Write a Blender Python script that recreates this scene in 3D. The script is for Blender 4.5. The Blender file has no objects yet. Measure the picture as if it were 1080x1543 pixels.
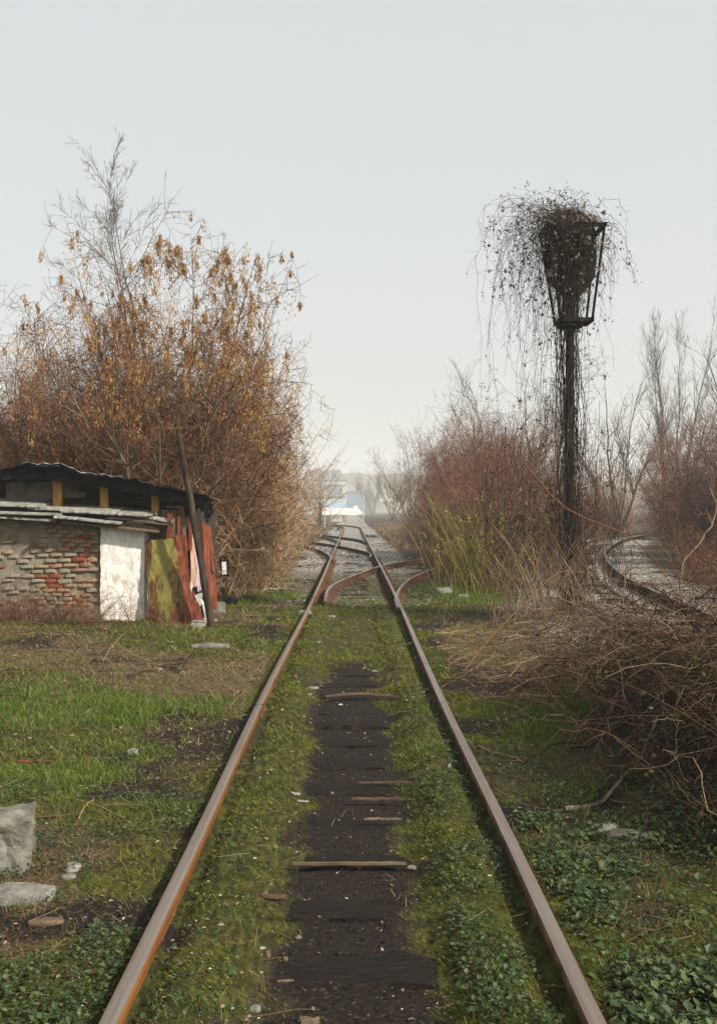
import bpy, math, random
import numpy as np
from mathutils import Vector

S = bpy.context.scene
C = S.collection
RNG = np.random.default_rng(7)
random.seed(7)
R = math.radians

# ------------------------------------------------------------------ camera
HOR, VPX, F, ZC = 769.0, 531.0, 1500.0, 1.72
cd = bpy.data.cameras.new('camera'); cam = bpy.data.objects.new('camera', cd); C.objects.link(cam)
cd.sensor_fit = 'VERTICAL'; cd.sensor_height = 36.0; cd.sensor_width = 25.2; cd.lens = 36.0*F/1543.0
cd.shift_x = 9.0/1543.0; cd.shift_y = -2.5/1543.0
cd.clip_start = 0.05; cd.clip_end = 4000
cam.location = (0, 0, ZC); cam.rotation_euler = (R(90), 0, 0)
S.camera = cam

# ------------------------------------------------------------------ sky, sun, exposure
SUN_EL, SUN_AZ = R(36), R(126)            # azimuth clockwise from +Y
W = bpy.data.worlds.new('World'); S.world = W; W.use_nodes = True
wn = W.node_tree; wn.nodes.clear()
wo = wn.nodes.new('ShaderNodeOutputWorld'); wb = wn.nodes.new('ShaderNodeBackground')
ws = wn.nodes.new('ShaderNodeTexSky'); ws.sky_type = 'NISHITA'; ws.sun_disc = False
ws.sun_elevation = SUN_EL; ws.sun_rotation = SUN_AZ
ws.air_density = 1.2; ws.dust_density = 6.0; ws.ozone_density = 1.0; ws.altitude = 0
wm = wn.nodes.new('ShaderNodeMix'); wm.data_type = 'RGBA'; wm.inputs[0].default_value = 0.74
wm.inputs[7].default_value = (5.8, 5.95, 5.85, 1)      # thin even veil of cloud
wn.links.new(ws.outputs[0], wm.inputs[6]); wn.links.new(wm.outputs[2], wb.inputs[0])
wb.inputs[1].default_value = 0.10
wn.links.new(wb.outputs[0], wo.inputs[0])
sl = bpy.data.lights.new('sun', 'SUN'); sl.energy = 5.0; sl.angle = R(2.5); sl.color = (1.0, 0.92, 0.80)
so = bpy.data.objects.new('sun', sl); C.objects.link(so)
sd = Vector((math.sin(SUN_AZ)*math.cos(SUN_EL), math.cos(SUN_AZ)*math.cos(SUN_EL), math.sin(SUN_EL)))
so.rotation_euler = sd.to_track_quat('Z', 'Y').to_euler(); so.location = (20, -8, 20)
S.view_settings.view_transform = 'Standard'; S.view_settings.look = 'None'
S.view_settings.exposure = 0.52; S.view_settings.gamma = 1.0
S.render.engine = 'CYCLES'
S.cycles.max_bounces = 6; S.cycles.diffuse_bounces = 3; S.cycles.glossy_bounces = 2
S.cycles.volume_bounces = 2; S.cycles.transmission_bounces = 2; S.cycles.use_denoising = True

def at(px, py, Y):
    """world point seen at a pixel of the photograph when it stands Y metres away"""
    return np.array([(px-VPX)*Y/F, Y, ZC-(py-HOR)*Y/F])
def gpt(px, py, z=0.0):
    Y = F*(ZC-z)/(py-HOR); return np.array([(px-VPX)*Y/F, Y, z])

# ------------------------------------------------------------------ noise
def _h(ix, iy, s):
    v = (ix*374761393 + iy*668265263 + s*974634777) & 0xffffffff
    v = ((v ^ (v >> 13))*1274126177) & 0xffffffff
    return ((v ^ (v >> 16)) & 0xffff)/65535.0
def vn(x, y, s=0):
    x = np.asarray(x, float); y = np.asarray(y, float)
    ix = np.floor(x).astype(np.int64); iy = np.floor(y).astype(np.int64)
    fx = x-ix; fy = y-iy; fx = fx*fx*(3-2*fx); fy = fy*fy*(3-2*fy)
    a = _h(ix, iy, s); b = _h(ix+1, iy, s); c = _h(ix, iy+1, s); d = _h(ix+1, iy+1, s)
    return (a*(1-fx)+b*fx)*(1-fy)+(c*(1-fx)+d*fx)*fy
def fbm(x, y, s=0, o=3):
    t = 0; a = .5; n = 0
    for k in range(o):
        t = t+a*vn(np.asarray(x)*2**k, np.asarray(y)*2**k, s+k); n += a; a *= .5
    return t/n
def ss(a, b, x):
    t = np.clip((np.asarray(x, float)-a)/(b-a), 0, 1); return t*t*(3-2*t)

# ------------------------------------------------------------------ mesh helpers
def mesh_np(name, V, faces, mats=(), fm=None, smooth=False):
    """faces: list of (n,k) int arrays"""
    me = bpy.data.meshes.new(name)
    V = np.asarray(V, np.float32).reshape(-1, 3)
    me.vertices.add(len(V)); me.vertices.foreach_set('co', V.ravel())
    fl = [np.asarray(f, np.int32) for f in faces if len(f)]
    nl = sum(f.size for f in fl); nf = sum(len(f) for f in fl)
    me.loops.add(nl); me.polygons.add(nf)
    me.loops.foreach_set('vertex_index', np.concatenate([f.ravel() for f in fl]))
    tot = np.concatenate([np.full(len(f), f.shape[1], np.int32) for f in fl])
    st = np.concatenate([[0], np.cumsum(tot)[:-1]]).astype(np.int32)
    me.polygons.foreach_set('loop_start', st)
    if fm is not None: me.polygons.foreach_set('material_index', np.asarray(fm, np.int32))
    me.polygons.foreach_set('use_smooth', np.full(nf, smooth))
    for m in mats: me.materials.append(m)
    me.update(calc_edges=True); me.validate()
    return me
def link(name, me, parent=None, loc=None, rot=None, scale=None, **props):
    o = bpy.data.objects.new(name, me); C.objects.link(o)
    if parent: o.parent = parent
    if loc is not None: o.location = loc
    if rot is not None: o.rotation_euler = rot
    if scale is not None: o.scale = scale
    for k, v in props.items(): o[k] = v
    return o
def thing(name, label, cat, loc=(0, 0, 0), rot=None, group=None):
    o = link(name, None, loc=loc, rot=rot, label=label, category=cat)
    if group: o['group'] = group
    return o
def copy_tree(o, parent=None):
    c = o.copy(); C.objects.link(c); c.parent = parent
    for ch in list(o.children): copy_tree(ch, c)
    return c

class MB:
    def __init__(s): s.v = []; s.f = []; s.m = []; s.n = 0
    def add(s, V, Fs, mi=0):
        V = np.asarray(V, float).reshape(-1, 3)
        for f in Fs: s.f.append([i+s.n for i in f]); s.m.append(mi)
        s.v.append(V); s.n += len(V); return s
    def box(s, c, d, rz=0, rx=0, ry=0, mi=0, bev=0.0, jit=0.0):
        from mathutils import Euler
        dx, dy, dz = d[0]/2, d[1]/2, d[2]/2
        if bev <= 0:
            V = [(x, y, z) for x in (-dx, dx) for y in (-dy, dy) for z in (-dz, dz)]
            Fs = [(0, 1, 3, 2), (4, 6, 7, 5), (0, 4, 5, 1), (2, 3, 7, 6), (0, 2, 6, 4), (1, 5, 7, 3)]
        else:
            b = bev; V = []; Fs = []
            rings = [(-dz, b), (-dz+b, 0), (dz-b, 0), (dz, b)]
            for z, i in rings:
                X, Y = dx-i, dy-i; q = b*.7 if i == 0 else b*.7
                V += [(-X+q, -Y, z), (X-q, -Y, z), (X, -Y+q, z), (X, Y-q, z), (X-q, Y, z), (-X+q, Y, z), (-X, Y-q, z), (-X, -Y+q, z)]
            for r in range(3):
                for k in range(8): Fs.append((r*8+k, r*8+(k+1) % 8, r*8+8+(k+1) % 8, r*8+8+k))
            Fs.append(tuple(range(7, -1, -1))); Fs.append(tuple(range(24, 32)))
        V = np.array(V, float)
        if jit: V += RNG.normal(0, jit, V.shape)
        M = np.array(Euler((rx, ry, rz)).to_matrix())
        return s.add(V@M.T+np.array(c), Fs, mi)
    def cyl(s, a, b, r0, r1=None, n=10, mi=0, cap=True):
        a = np.array(a, float); b = np.array(b, float); r1 = r0 if r1 is None else r1
        t = (b-a)/np.linalg.norm(b-a); u = np.cross(t, (0, 0, 1) if abs(t[2]) < .9 else (1, 0, 0)); u /= np.linalg.norm(u); w = np.cross(t, u)
        V = []
        for p, r in ((a, r0), (b, r1)):
            for k in range(n):
                an = 2*math.pi*k/n; V.append(p+r*(math.cos(an)*u+math.sin(an)*w))
        Fs = [(k, (k+1) % n, n+(k+1) % n, n+k) for k in range(n)]
        if cap: Fs += [tuple(range(n-1, -1, -1)), tuple(range(n, 2*n))]
        return s.add(V, Fs, mi)
    def mesh(s, name, mats, smooth=False):
        me = bpy.data.meshes.new(name)
        me.from_pydata(np.concatenate(s.v).tolist(), [], s.f)
        for m in (mats if isinstance(mats, (list, tuple)) else [mats]): me.materials.append(m)
        me.polygons.foreach_set('material_index', s.m)
        me.polygons.foreach_set('use_smooth', [smooth]*len(s.f))
        me.update(); return me

def tubes(P, Rd, n=3):
    """P (N,K,3) polylines, Rd (N,K) radii -> verts, quads"""
    N, K, _ = P.shape
    T = np.gradient(P, axis=1); T /= np.linalg.norm(T, axis=2, keepdims=True)+1e-9
    ref = np.tile(np.array([.31, .17, .93]), (N, 1)); hz = np.abs(T.mean(1)@np.array([.31, .17, .93])) > .85
    ref[hz] = (.9, -.4, .1)
    U = np.cross(T, ref[:, None, :]); U /= np.linalg.norm(U, axis=2, keepdims=True)+1e-9
    Wv = np.cross(T, U)
    an = 2*np.pi*np.arange(n)/n
    V = P[:, :, None, :]+Rd[:, :, None, None]*(np.cos(an)[None, None, :, None]*U[:, :, None, :]+np.sin(an)[None, None, :, None]*Wv[:, :, None, :])
    idx = np.arange(N*K*n).reshape(N, K, n)
    a = idx[:, :-1, :]; b = np.roll(a, -1, axis=2); d = idx[:, 1:, :]; c = np.roll(d, -1, axis=2)
    Q = np.stack([a, b, c, d], axis=-1).reshape(-1, 4)
    return V.reshape(-1, 3), Q
def tube_mesh(name, lst, mats, smooth=True):
    Vs = []; Qs = []; fm = []; off = 0
    for i, item in enumerate(lst):
        P, Rd = item[0], item[1]; n = item[2] if len(item) > 2 else 3; mi = item[3] if len(item) > 3 else 0
        V, Q = tubes(P, Rd, n); Vs.append(V); Qs.append(Q+off); off += len(V); fm.append(np.full(len(Q), mi))
    return mesh_np(name, np.concatenate(Vs), [np.concatenate(Qs)], mats, np.concatenate(fm), smooth)
def unit(v): return v/(np.linalg.norm(v, axis=-1, keepdims=True)+1e-9)
def strands(start, direc, length, K, wig=.08, bend=None, rng=RNG):
    """polylines; bend (N,3) is added quadratically, wig is random walk per unit length"""
    N = len(start); t = np.linspace(0, 1, K)
    P = start[:, None, :]+direc[:, None, :]*(length[:, None]*t)[:, :, None]
    if bend is not None: P = P+bend[:, None, :]*(length[:, None]*t**2)[:, :, None]
    w = np.cumsum(rng.normal(0, 1, (N, K, 3)), axis=1); w -= w[:, :1]
    return P+w*(wig*length/K)[:, None, None]
def kids(P, Rd, per, lo, hi, ang, K, up=0., wig=.1, tmin=.15, tmax=1., rr=.6, rmin=.0015, droop=0., rng=RNG, tip=.35):
    N, Kp, _ = P.shape; M = int(N*per); i = rng.integers(0, N, M); t = tmin+(tmax-tmin)*rng.random(M)
    s = t*(Kp-1); k = np.minimum(s.astype(int), Kp-2); f = (s-k)[:, None]
    A = P[i, k]; B = P[i, k+1]; O = A*(1-f)+B*f; T = unit(B-A)
    pl = np.linalg.norm(np.diff(P, axis=1), axis=2).sum(1)[i]
    pr = unit(np.cross(T, rng.normal(0, 1, (M, 3))))
    a = ang*(.6+.8*rng.random(M))
    D = unit(T*np.cos(a)[:, None]+pr*np.sin(a)[:, None]+np.array([0, 0, up]))
    L = pl*(lo+(hi-lo)*rng.random(M))*(1-.45*t)
    bend = np.zeros((M, 3)); bend[:, 2] = -droop*rng.random(M)
    Q = strands(O, D, L, K, wig, bend, rng)
    r0 = np.maximum((Rd[i, k]*(1-f[:, 0])+Rd[i, k+1]*f[:, 0])*rr, rmin)
    return Q, r0[:, None]*np.linspace(1, tip, K)[None, :]
def quads_at(O, D, N_, L, Wd, fold=0.25):
    """leaf-like diamond of two bent triangles pairs; O base, D direction, N_ side vector"""
    Nn = unit(np.cross(D, N_)); S_ = unit(np.cross(Nn, D))
    m = O+D*(L*.5)[:, None]
    V = np.stack([O, m+S_*(Wd*.5)[:, None]+Nn*(L*fold*.5)[:, None], O+D*L[:, None], m-S_*(Wd*.5)[:, None]+Nn*(L*fold*.5)[:, None]], axis=1)
    n = len(O); b = np.arange(n)[:, None]*4
    return V.reshape(-1, 3), np.concatenate([b+np.array([0, 1, 2]), b+np.array([0, 2, 3])])

# ------------------------------------------------------------------ materials
def mat(name, build=None, rough=.85, col=(.5, .5, .5), metal=0., spec=.1):
    m = bpy.data.materials.new(name); m.use_nodes = True
    b = m.node_tree.nodes['Principled BSDF']
    b.inputs['Base Color'].default_value = (*col, 1); b.inputs['Roughness'].default_value = rough
    b.inputs['Metallic'].default_value = metal; b.inputs['Specular IOR Level'].default_value = spec
    if build: build(m.node_tree, b)
    return m
def nd(t, ty, **kw):
    n = t.nodes.new(ty)
    for k, v in kw.items(): setattr(n, k, v)
    return n
def ramp(t, src, stops):
    n = nd(t, 'ShaderNodeValToRGB'); e = n.color_ramp.elements
    while len(e) < len(stops): e.new(.5)
    for x, (p, c) in zip(e, stops): x.position = p; x.color = (*c, 1)
    t.links.new(src, n.inputs[0]); return n.outputs[0]
def noise(t, scale, detail=4, rough=.6, vec=None, stretch=None):
    n = nd(t, 'ShaderNodeTexNoise'); n.inputs['Scale'].default_value = scale
    n.inputs['Detail'].default_value = detail; n.inputs['Roughness'].default_value = rough
    if vec is None:
        tc = nd(t, 'ShaderNodeTexCoord'); vec = tc.outputs['Object']
    if stretch:
        mp = nd(t, 'ShaderNodeMapping'); mp.inputs['Scale'].default_value = stretch
        t.links.new(vec, mp.inputs[0]); vec = mp.outputs[0]
    t.links.new(vec, n.inputs['Vector']); return n.outputs[0]
def mix(t, f, a, b, blend='MIX'):
    n = nd(t, 'ShaderNodeMix', data_type='RGBA', blend_type=blend)
    for s, v in ((n.inputs[0], f), (n.inputs[6], a), (n.inputs[7], b)):
        if isinstance(v, (int, float)): s.default_value = v
        elif isinstance(v, tuple): s.default_value = (*v, 1)
        else: t.links.new(v, s)
    return n.outputs[2]
def math_(t, op, a, b=0., clamp=False):
    n = nd(t, 'ShaderNodeMath', operation=op, use_clamp=clamp)
    for s, v in ((n.inputs[0], a), (n.inputs[1], b)):
        if isinstance(v, (int, float)): s.default_value = v
        else: t.links.new(v, s)
    return n.outputs[0]
def bump(t, b, h, st=.4, dist=.01):
    n = nd(t, 'ShaderNodeBump'); n.inputs['Strength'].default_value = st; n.inputs['Distance'].default_value = dist
    t.links.new(h, n.inputs['Height']); t.links.new(n.outputs[0], b.inputs['Normal'])
def island(name, stops, rough=.85, spec=.08, trans=0., patch=None):
    """colour varies from twig to twig, blade to blade"""
    def bd(t, b):
        g = nd(t, 'ShaderNodeNewGeometry')
        c = ramp(t, g.outputs['Random Per Island'], stops)
        if patch:
            nz = noise(t, patch[0], 2); c = mix(t, ramp(t, nz, [(.4, (0, 0, 0)), (.62, (1, 1, 1))]), c, patch[1])
        t.links.new(c, b.inputs['Base Color'])
        if trans:
            tr = nd(t, 'ShaderNodeBsdfTranslucent'); t.links.new(c, tr.inputs[0])
            mx = nd(t, 'ShaderNodeMixShader'); mx.inputs[0].default_value = trans
            t.links.new(b.outputs[0], mx.inputs[1]); t.links.new(tr.outputs[0], mx.inputs[2])
            t.links.new(mx.outputs[0], t.nodes['Material Output'].inputs[0])
    return mat(name, bd, rough, spec=spec)
def mottled(name, cols, scale=8, rough=.85, bst=.5, bd_=.01, stretch=None, metal=0., spec=.12, lo=.32, hi=.68):
    def bd(t, b):
        nz = noise(t, scale, 6, .65, stretch=stretch)
        n = len(cols); st = [(lo+(hi-lo)*i/(n-1), c) for i, c in enumerate(cols)]
        t.links.new(ramp(t, nz, st), b.inputs['Base Color'])
        if bst: bump(t, b, noise(t, scale*3, 5, .7, stretch=stretch), bst, bd_)
    return mat(name, bd, rough, metal=metal, spec=spec)

M = {}
M['tan_twig'] = island('tan_twig', [(0, (0.1485, 0.0877, 0.0493)), (.5, (0.3645, 0.2295, 0.1296)), (.85, (0.5400, 0.3712, 0.2203)), (1, (0.7020, 0.5400, 0.3499))])
M['red_twig'] = island('red_twig', [(0, (0.0530, 0.0235, 0.0150)), (.5, (0.1224, 0.0547, 0.0314)), (.85, (0.1877, 0.0899, 0.0486)), (1, (0.2611, 0.1486, 0.0823))])
M['purple_twig'] = island('purple_twig', [(0, (0.0618, 0.0300, 0.0233)), (.5, (0.1390, 0.0661, 0.0481)), (.85, (0.2163, 0.1102, 0.0778)), (1, (0.3089, 0.1939, 0.1322))])
M['grey_twig'] = island('grey_twig', [(0, (0.0490, 0.0385, 0.0294)), (.6, (0.1050, 0.0840, 0.0630)), (1, (0.1680, 0.1400, 0.1050))])
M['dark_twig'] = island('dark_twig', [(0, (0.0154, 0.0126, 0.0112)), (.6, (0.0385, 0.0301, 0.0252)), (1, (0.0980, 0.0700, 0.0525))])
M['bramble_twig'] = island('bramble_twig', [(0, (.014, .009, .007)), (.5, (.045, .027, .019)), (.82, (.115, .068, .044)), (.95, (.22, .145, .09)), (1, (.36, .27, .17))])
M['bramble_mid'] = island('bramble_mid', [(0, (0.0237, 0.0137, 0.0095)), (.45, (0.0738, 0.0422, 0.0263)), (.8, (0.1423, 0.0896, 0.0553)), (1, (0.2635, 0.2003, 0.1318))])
M['straw_twig'] = island('straw_twig', [(0, (0.1017, 0.0636, 0.0382)), (.5, (0.1907, 0.1272, 0.0763)), (1, (0.3179, 0.2416, 0.1590))])
M['green_shoot'] = island('green_shoot', [(0, (0.0840, 0.0840, 0.0210)), (.5, (0.1680, 0.1848, 0.0420)), (1, (0.2856, 0.2520, 0.0756))])
M['bark'] = mottled('bark', [(.045, .034, .026), (.11, .085, .062), (.19, .15, .11)], 9, stretch=(1, 1, .25))
M['dark_bark'] = mottled('dark_bark', [(0.0126, 0.0091, 0.0070), (0.0350, 0.0252, 0.0189), (0.0700, 0.0525, 0.0385)], 14, stretch=(1, 1, .2))
M['seed'] = island('seed', [(0, (0.1904, 0.0952, 0.0314)), (.5, (0.3696, 0.2072, 0.0728)), (1, (0.5376, 0.3472, 0.1456))], trans=.35)
M['dead_leaf'] = island('dead_leaf', [(0, (0.0675, 0.0300, 0.0165)), (.5, (0.1500, 0.0750, 0.0375)), (1, (0.2700, 0.1650, 0.0900))], trans=.2)
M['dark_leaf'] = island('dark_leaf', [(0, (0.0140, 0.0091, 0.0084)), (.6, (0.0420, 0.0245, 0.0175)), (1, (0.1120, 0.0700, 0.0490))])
M['fluff'] = island('fluff', [(0, (0.2400, 0.2000, 0.1520)), (.5, (0.4000, 0.3520, 0.2800)), (1, (0.5600, 0.5200, 0.4400))], trans=.3)
M['green_leaf'] = island('green_leaf', [(0, (0.0186, 0.0349, 0.0098)), (.5, (0.0364, 0.0697, 0.0164)), (.85, (0.0662, 0.1014, 0.0246)), (1, (0.1258, 0.1394, 0.0493))], trans=.25, spec=.4, rough=.55)
M['lime_leaf'] = island('lime_leaf', [(0, (0.1540, 0.1980, 0.0330)), (1, (0.3960, 0.4400, 0.0990))], trans=.3)
M['grass'] = island('grass', [(0, (0.0330, 0.0635, 0.0122)), (.5, (0.0896, 0.1513, 0.0246)), (.85, (0.1602, 0.2196, 0.0394)), (1, (0.3017, 0.2733, 0.1138))], trans=.3)
M['moss'] = island('moss', [(0, (0.0500, 0.0688, 0.0125)), (.45, (0.1313, 0.1625, 0.0238)), (.85, (0.2313, 0.2500, 0.0375)), (1, (0.2250, 0.1750, 0.0625))], trans=.25)
M['straw'] = island('straw', [(0, (0.0992, 0.0620, 0.0310)), (.5, (0.2108, 0.1488, 0.0806)), (1, (0.3224, 0.2480, 0.1550))], trans=.2)
M['litter'] = island('litter', [(0, (0.0240, 0.0150, 0.0108)), (.4, (0.0720, 0.0420, 0.0240)), (.75, (0.1560, 0.1020, 0.0600)), (.93, (0.2520, 0.1980, 0.1320)), (1, (0.3720, 0.3480, 0.3000))])
M['pebble'] = island('pebble', [(0, (0.0775, 0.0736, 0.0659)), (.5, (0.2015, 0.1860, 0.1628)), (.85, (0.3255, 0.3100, 0.2790)), (1, (0.4805, 0.4650, 0.4263))], rough=.9)

# ------------------------------------------------------------------ ground
RT = np.array([(-10, 4.75), (0, 4.7), (10, 4.95), (17.8, 5.64), (24, 6.5), (32.7, 8.3), (40.6, 10.4), (52, 14.1), (60, 17.2), (75, 24.5)])   # right rail of the curved siding: (Y, X)
def rtx(y): return np.interp(y, RT[:, 0], RT[:, 1])
def bank(x, y):
    edge = np.interp(y, [3, 4.2, 5.0, 6.2, 8.3, 11, 14, 18], [2.6, 1.75, 1.42, 1.28, 1.26, 1.3, 1.9, 2.6])+.25*(fbm(x*.8, np.asarray(y)*.8, 5)-.5)
    up = ss(0, .95, x-edge)*(1-ss(3.1, 4.1, x-.05*np.asarray(y)))
    return up*(.60*ss(3.6, 5.3, y)*(1-.82*ss(6.8, 9.6, y))*(1-ss(12.5, 17, y))+.05)
def gz(x, y):
    x = np.asarray(x, float); y = np.asarray(y, float)
    ax = np.abs(x)
    z = .055*(fbm(x*1.1, y*1.1, 11)-.5)*ss(.9, 2.2, ax)
    z = z+.03*(fbm(x*4, y*4, 12)-.5)
    z = z+.022*ss(.30, .52, ax)*(1-ss(.66, .75, ax))*(.5+fbm(x*3, y*1.5, 13))*(1-ss(16, 19, y))
    z = z+.03*ss(9.5, 12.5, y)*(1-ss(.3, .8, ax))*(1-ss(17, 20, y))
    z = z+.066*ss(.26, .52, ax)*(1-ss(15.5, 19, y))-.045*np.exp(-((ax-.685)/.035)**2)*(1-ss(15.5, 19, y))
    z = z+bank(x, y)
    z = z+.10*ss(-1.4, -3.2, x)*(1-ss(20, 40, y))*fbm(x*.7, y*.7, 15)
    z = z+.16*np.exp(-((x-1.75)/.55)**2-((y-19.5)/2.2)**2)
    return z
def masks(x, y):
    ax = np.abs(x); n1 = fbm(x*1.6, y*1.3, 21, 5); n2 = fbm(x*4.5, y*3.2, 22, 4); n3 = fbm(x*.9, y*.8, 23)
    near = 1-ss(14, 30, y)
    soil = (1-ss(.14, .42, ax+.42*(n2-.5)+.03*np.sin(y*1.3)))*(1-ss(10.2, 12.2, y+1.5*(n1-.5)))
    soil = np.maximum(soil, ss(.48, .80, n1+.55*(n2-.5))*(ax > .8)*.85)
    for cx, cy, sx, sy in ((-1.48, 7.9, .32, .22), (-1.3, 5.9, .42, .2), (1.07, 14.2, .3, .5), (1.0, 12.4, .28, .45), (-1.25, 4.0, .5, .25), (-.95, 13.2, .3, .4), (1.5, 9.3, .35, .4)):
        soil = np.maximum(soil, (1-ss(.5, 1.3, np.hypot((x-cx)/sx, (y-cy)/sy)+2.0*(n2-.5)))*.85)
    soil = np.maximum(soil, np.clip(bank(x, y)*3, 0, .9)*(1-ss(8.5, 10.5, y)))  # bank ground coloured dark as well, painting the shade inside the brambles
    straw = ss(.5, .66, fbm(x*1.2, y*.9, 31)+.12*(n2-.5))*(x < -.9)*near
    straw = np.maximum(straw, (1-ss(.7, 1.3, np.hypot((x+2.7)/1.2, (y-10.6)/.9)+1.1*(n2-.5))))
    straw = np.maximum(straw, (1-ss(.6, 1.2, np.hypot((x+4.4)/1.3, (y-8.9)/1.5)+1.1*(n2-.5)))*.8)
    straw = np.maximum(straw, ss(.9, 1.4, x)*ss(8, 9.5, y)*(1-ss(14.5, 16, y))*.8)
    gravel = ss(16.2, 18.5, y+2*(n1-.5))*(1-ss(1.3, 2.3, ax+.8*(n1-.5)))*(.35+.65*ss(24, 34, y))
    dr = x-rtx(y)+.75
    gravel = np.maximum(gravel, (1-ss(1.7, 2.4, np.abs(dr)+.6*(n1-.5)))*ss(8, 12, y)*(1-ss(70, 80, y)))
    moss = np.clip(1-soil*1.1-gravel*.9-straw*.8, 0, 1)*(.45+.55*ss(.32, .52, n3+.2*(n2-.5)))*(1-ss(36, 60, y)*.6)
    moss = moss*(1-ss(1.4, 2.1, x)*ss(3, 4.5, y)*.75)
    return moss, soil, straw, gravel
def ground_grid():
    xs = np.concatenate([np.arange(-3.2, 3.2001, .032)])
    e = []; d = .04; x = 3.2
    while x < 420: x += d; d *= 1.075; e.append(x)
    xs = np.concatenate([-np.array(e)[::-1], xs, e])
    ys = [-30, -8, 0, 1.5]; y = 2.2
    while y < 900: ys.append(y); y *= 1.0125 if y < 60 else 1.06
    ys.append(900.0)
    X, Y = np.meshgrid(xs, np.array(ys)); Z = gz(X, Y)
    far = ss(150, 300, np.hypot(X, Y)); Z = Z*(1-far)
    h, w = X.shape; i = np.arange(h*w).reshape(h, w)
    Q = np.stack([i[:-1, :-1], i[:-1, 1:], i[1:, 1:], i[1:, :-1]], -1).reshape(-1, 4)
    return X, Y, Z, Q
def ground_mat(t, b):
    at_ = nd(t, 'ShaderNodeAttribute', attribute_name='cover'); sp = nd(t, 'ShaderNodeSeparateColor'); t.links.new(at_.outputs['Color'], sp.inputs[0])
    n_f = noise(t, 55, 6, .7); n_m = noise(t, 16, 7, .75); n_s = noise(t, 26, 4, .6, stretch=(1, .35, 1))
    dirt = ramp(t, n_f, [(.3, (.014, .010, .008)), (.5, (.042, .030, .021)), (.66, (.085, .062, .042)), (.78, (.17, .13, .09))])
    mossc = ramp(t, n_s, [(.3, (.012, .012, .005)), (.5, (.042, .043, .010)), (.7, (.10, .098, .020))])
    strawc = ramp(t, n_f, [(.3, (.040, .026, .015)), (.55, (.11, .075, .043)), (.75, (.20, .145, .085))])
    soil_and_shade = ramp(t, n_f, [(.3, (.005, .004, .0034)), (.5, (.0165, .0125, .0102)), (.65, (.034, .026, .021)), (.8, (.075, .058, .046))])
    vo = nd(t, 'ShaderNodeTexVoronoi'); vo.inputs['Scale'].default_value = 24
    tc = nd(t, 'ShaderNodeTexCoord'); t.links.new(tc.outputs['Object'], vo.inputs['Vector'])
    sc = nd(t, 'ShaderNodeSeparateColor'); t.links.new(vo.outputs['Color'], sc.inputs[0])
    grav = ramp(t, sc.outputs[0], [(0, (.08, .074, .065)), (.5, (.21, .195, .17)), (1, (.40, .38, .345))])
    def m(src, w=.55):
        v = math_(t, 'ADD', src, math_(t, 'MULTIPLY', math_(t, 'SUBTRACT', n_m, .5), w*2.2))
        return ramp(t, v, [(.22, (0, 0, 0)), (.72, (1, 1, 1))])
    c = mix(t, m(sp.outputs[0], .9), dirt, mossc)
    c = mix(t, m(sp.outputs[2]), c, strawc)
    c = mix(t, m(at_.outputs['Alpha']), c, grav)
    c = mix(t, m(sp.outputs[1], .4), c, soil_and_shade)
    t.links.new(c, b.inputs['Base Color'])
    bump(t, b, math_(t, 'ADD', n_f, math_(t, 'MULTIPLY', vo.outputs['Distance'], -.6)), .8, .02)
X, Y, Z, Q = ground_grid()
gm = mesh_np('ground', np.stack([X, Y, Z], -1), [Q], [mat('ground', ground_mat, .95, spec=.15)], smooth=True)
ca = gm.color_attributes.new('cover', 'FLOAT_COLOR', 'POINT')
mk = masks(X.ravel(), Y.ravel()); ca.data.foreach_set('color', np.stack([mk[0], mk[1], mk[2], mk[3]], -1).astype(np.float32).ravel())
link('ground', gm, kind='structure')

# ------------------------------------------------------------------ rails and sleepers
M['rust'] = mottled('rust', [(0.0496, 0.0174, 0.0059), (0.1290, 0.0521, 0.0139), (0.1786, 0.0818, 0.0223)], 7, .9, .6, .004, stretch=(1, .15, 1))
M['brown_rust'] = mottled('brown_rust', [(.035, .018, .012), (.09, .048, .030), (.15, .085, .052)], 9, .9, .6, .004)
def _head(t, b):
    n = noise(t, 5, 5, .6, stretch=(6, .25, 1)); n2 = noise(t, 120, 3, .6)
    c = ramp(t, n, [(.3, (.17, .12, .092)), (.5, (.225, .18, .152)), (.68, (.275, .235, .205))])
    t.links.new(mix(t, math_(t, 'MULTIPLY', n2, .5), c, (.19, .165, .15)), b.inputs['Base Color'])
    t.links.new(ramp(t, n, [(.3, (.55,)*3), (.7, (.38,)*3)]), b.inputs['Roughness'])
M['railhead'] = mat('railhead', _head, metal=.55, spec=.5)
M['sleeper'] = mottled('sleeper', [(.007, .006, .005), (.021, .017, .0145), (.05, .039, .032)], 7, .95, 1., .015, stretch=(1.2, 16, 1))
M['pale_wood'] = mottled('pale_wood', [(0.0540, 0.0338, 0.0203), (0.1080, 0.0743, 0.0473), (0.1530, 0.1170, 0.0810)], 9, .9, .6, .004, stretch=(.3, 4, 1))
M['plank'] = mottled('plank', [(.05, .035, .025), (.13, .095, .068), (.22, .17, .125)], 7, .9, .6, .006, stretch=(3, 3, .3))
PROF = [(-.065, 0), (.065, 0), (.065, .012), (.014, .03), (.011, .10), (.033, .112), (.034, .135), (.027, .146), (.012, .150), (-.012, .150), (-.027, .146), (-.034, .135), (-.033, .112), (-.011, .10), (-.014, .03), (-.065, .012)]
TOPSEG = {7, 8, 9}
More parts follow.
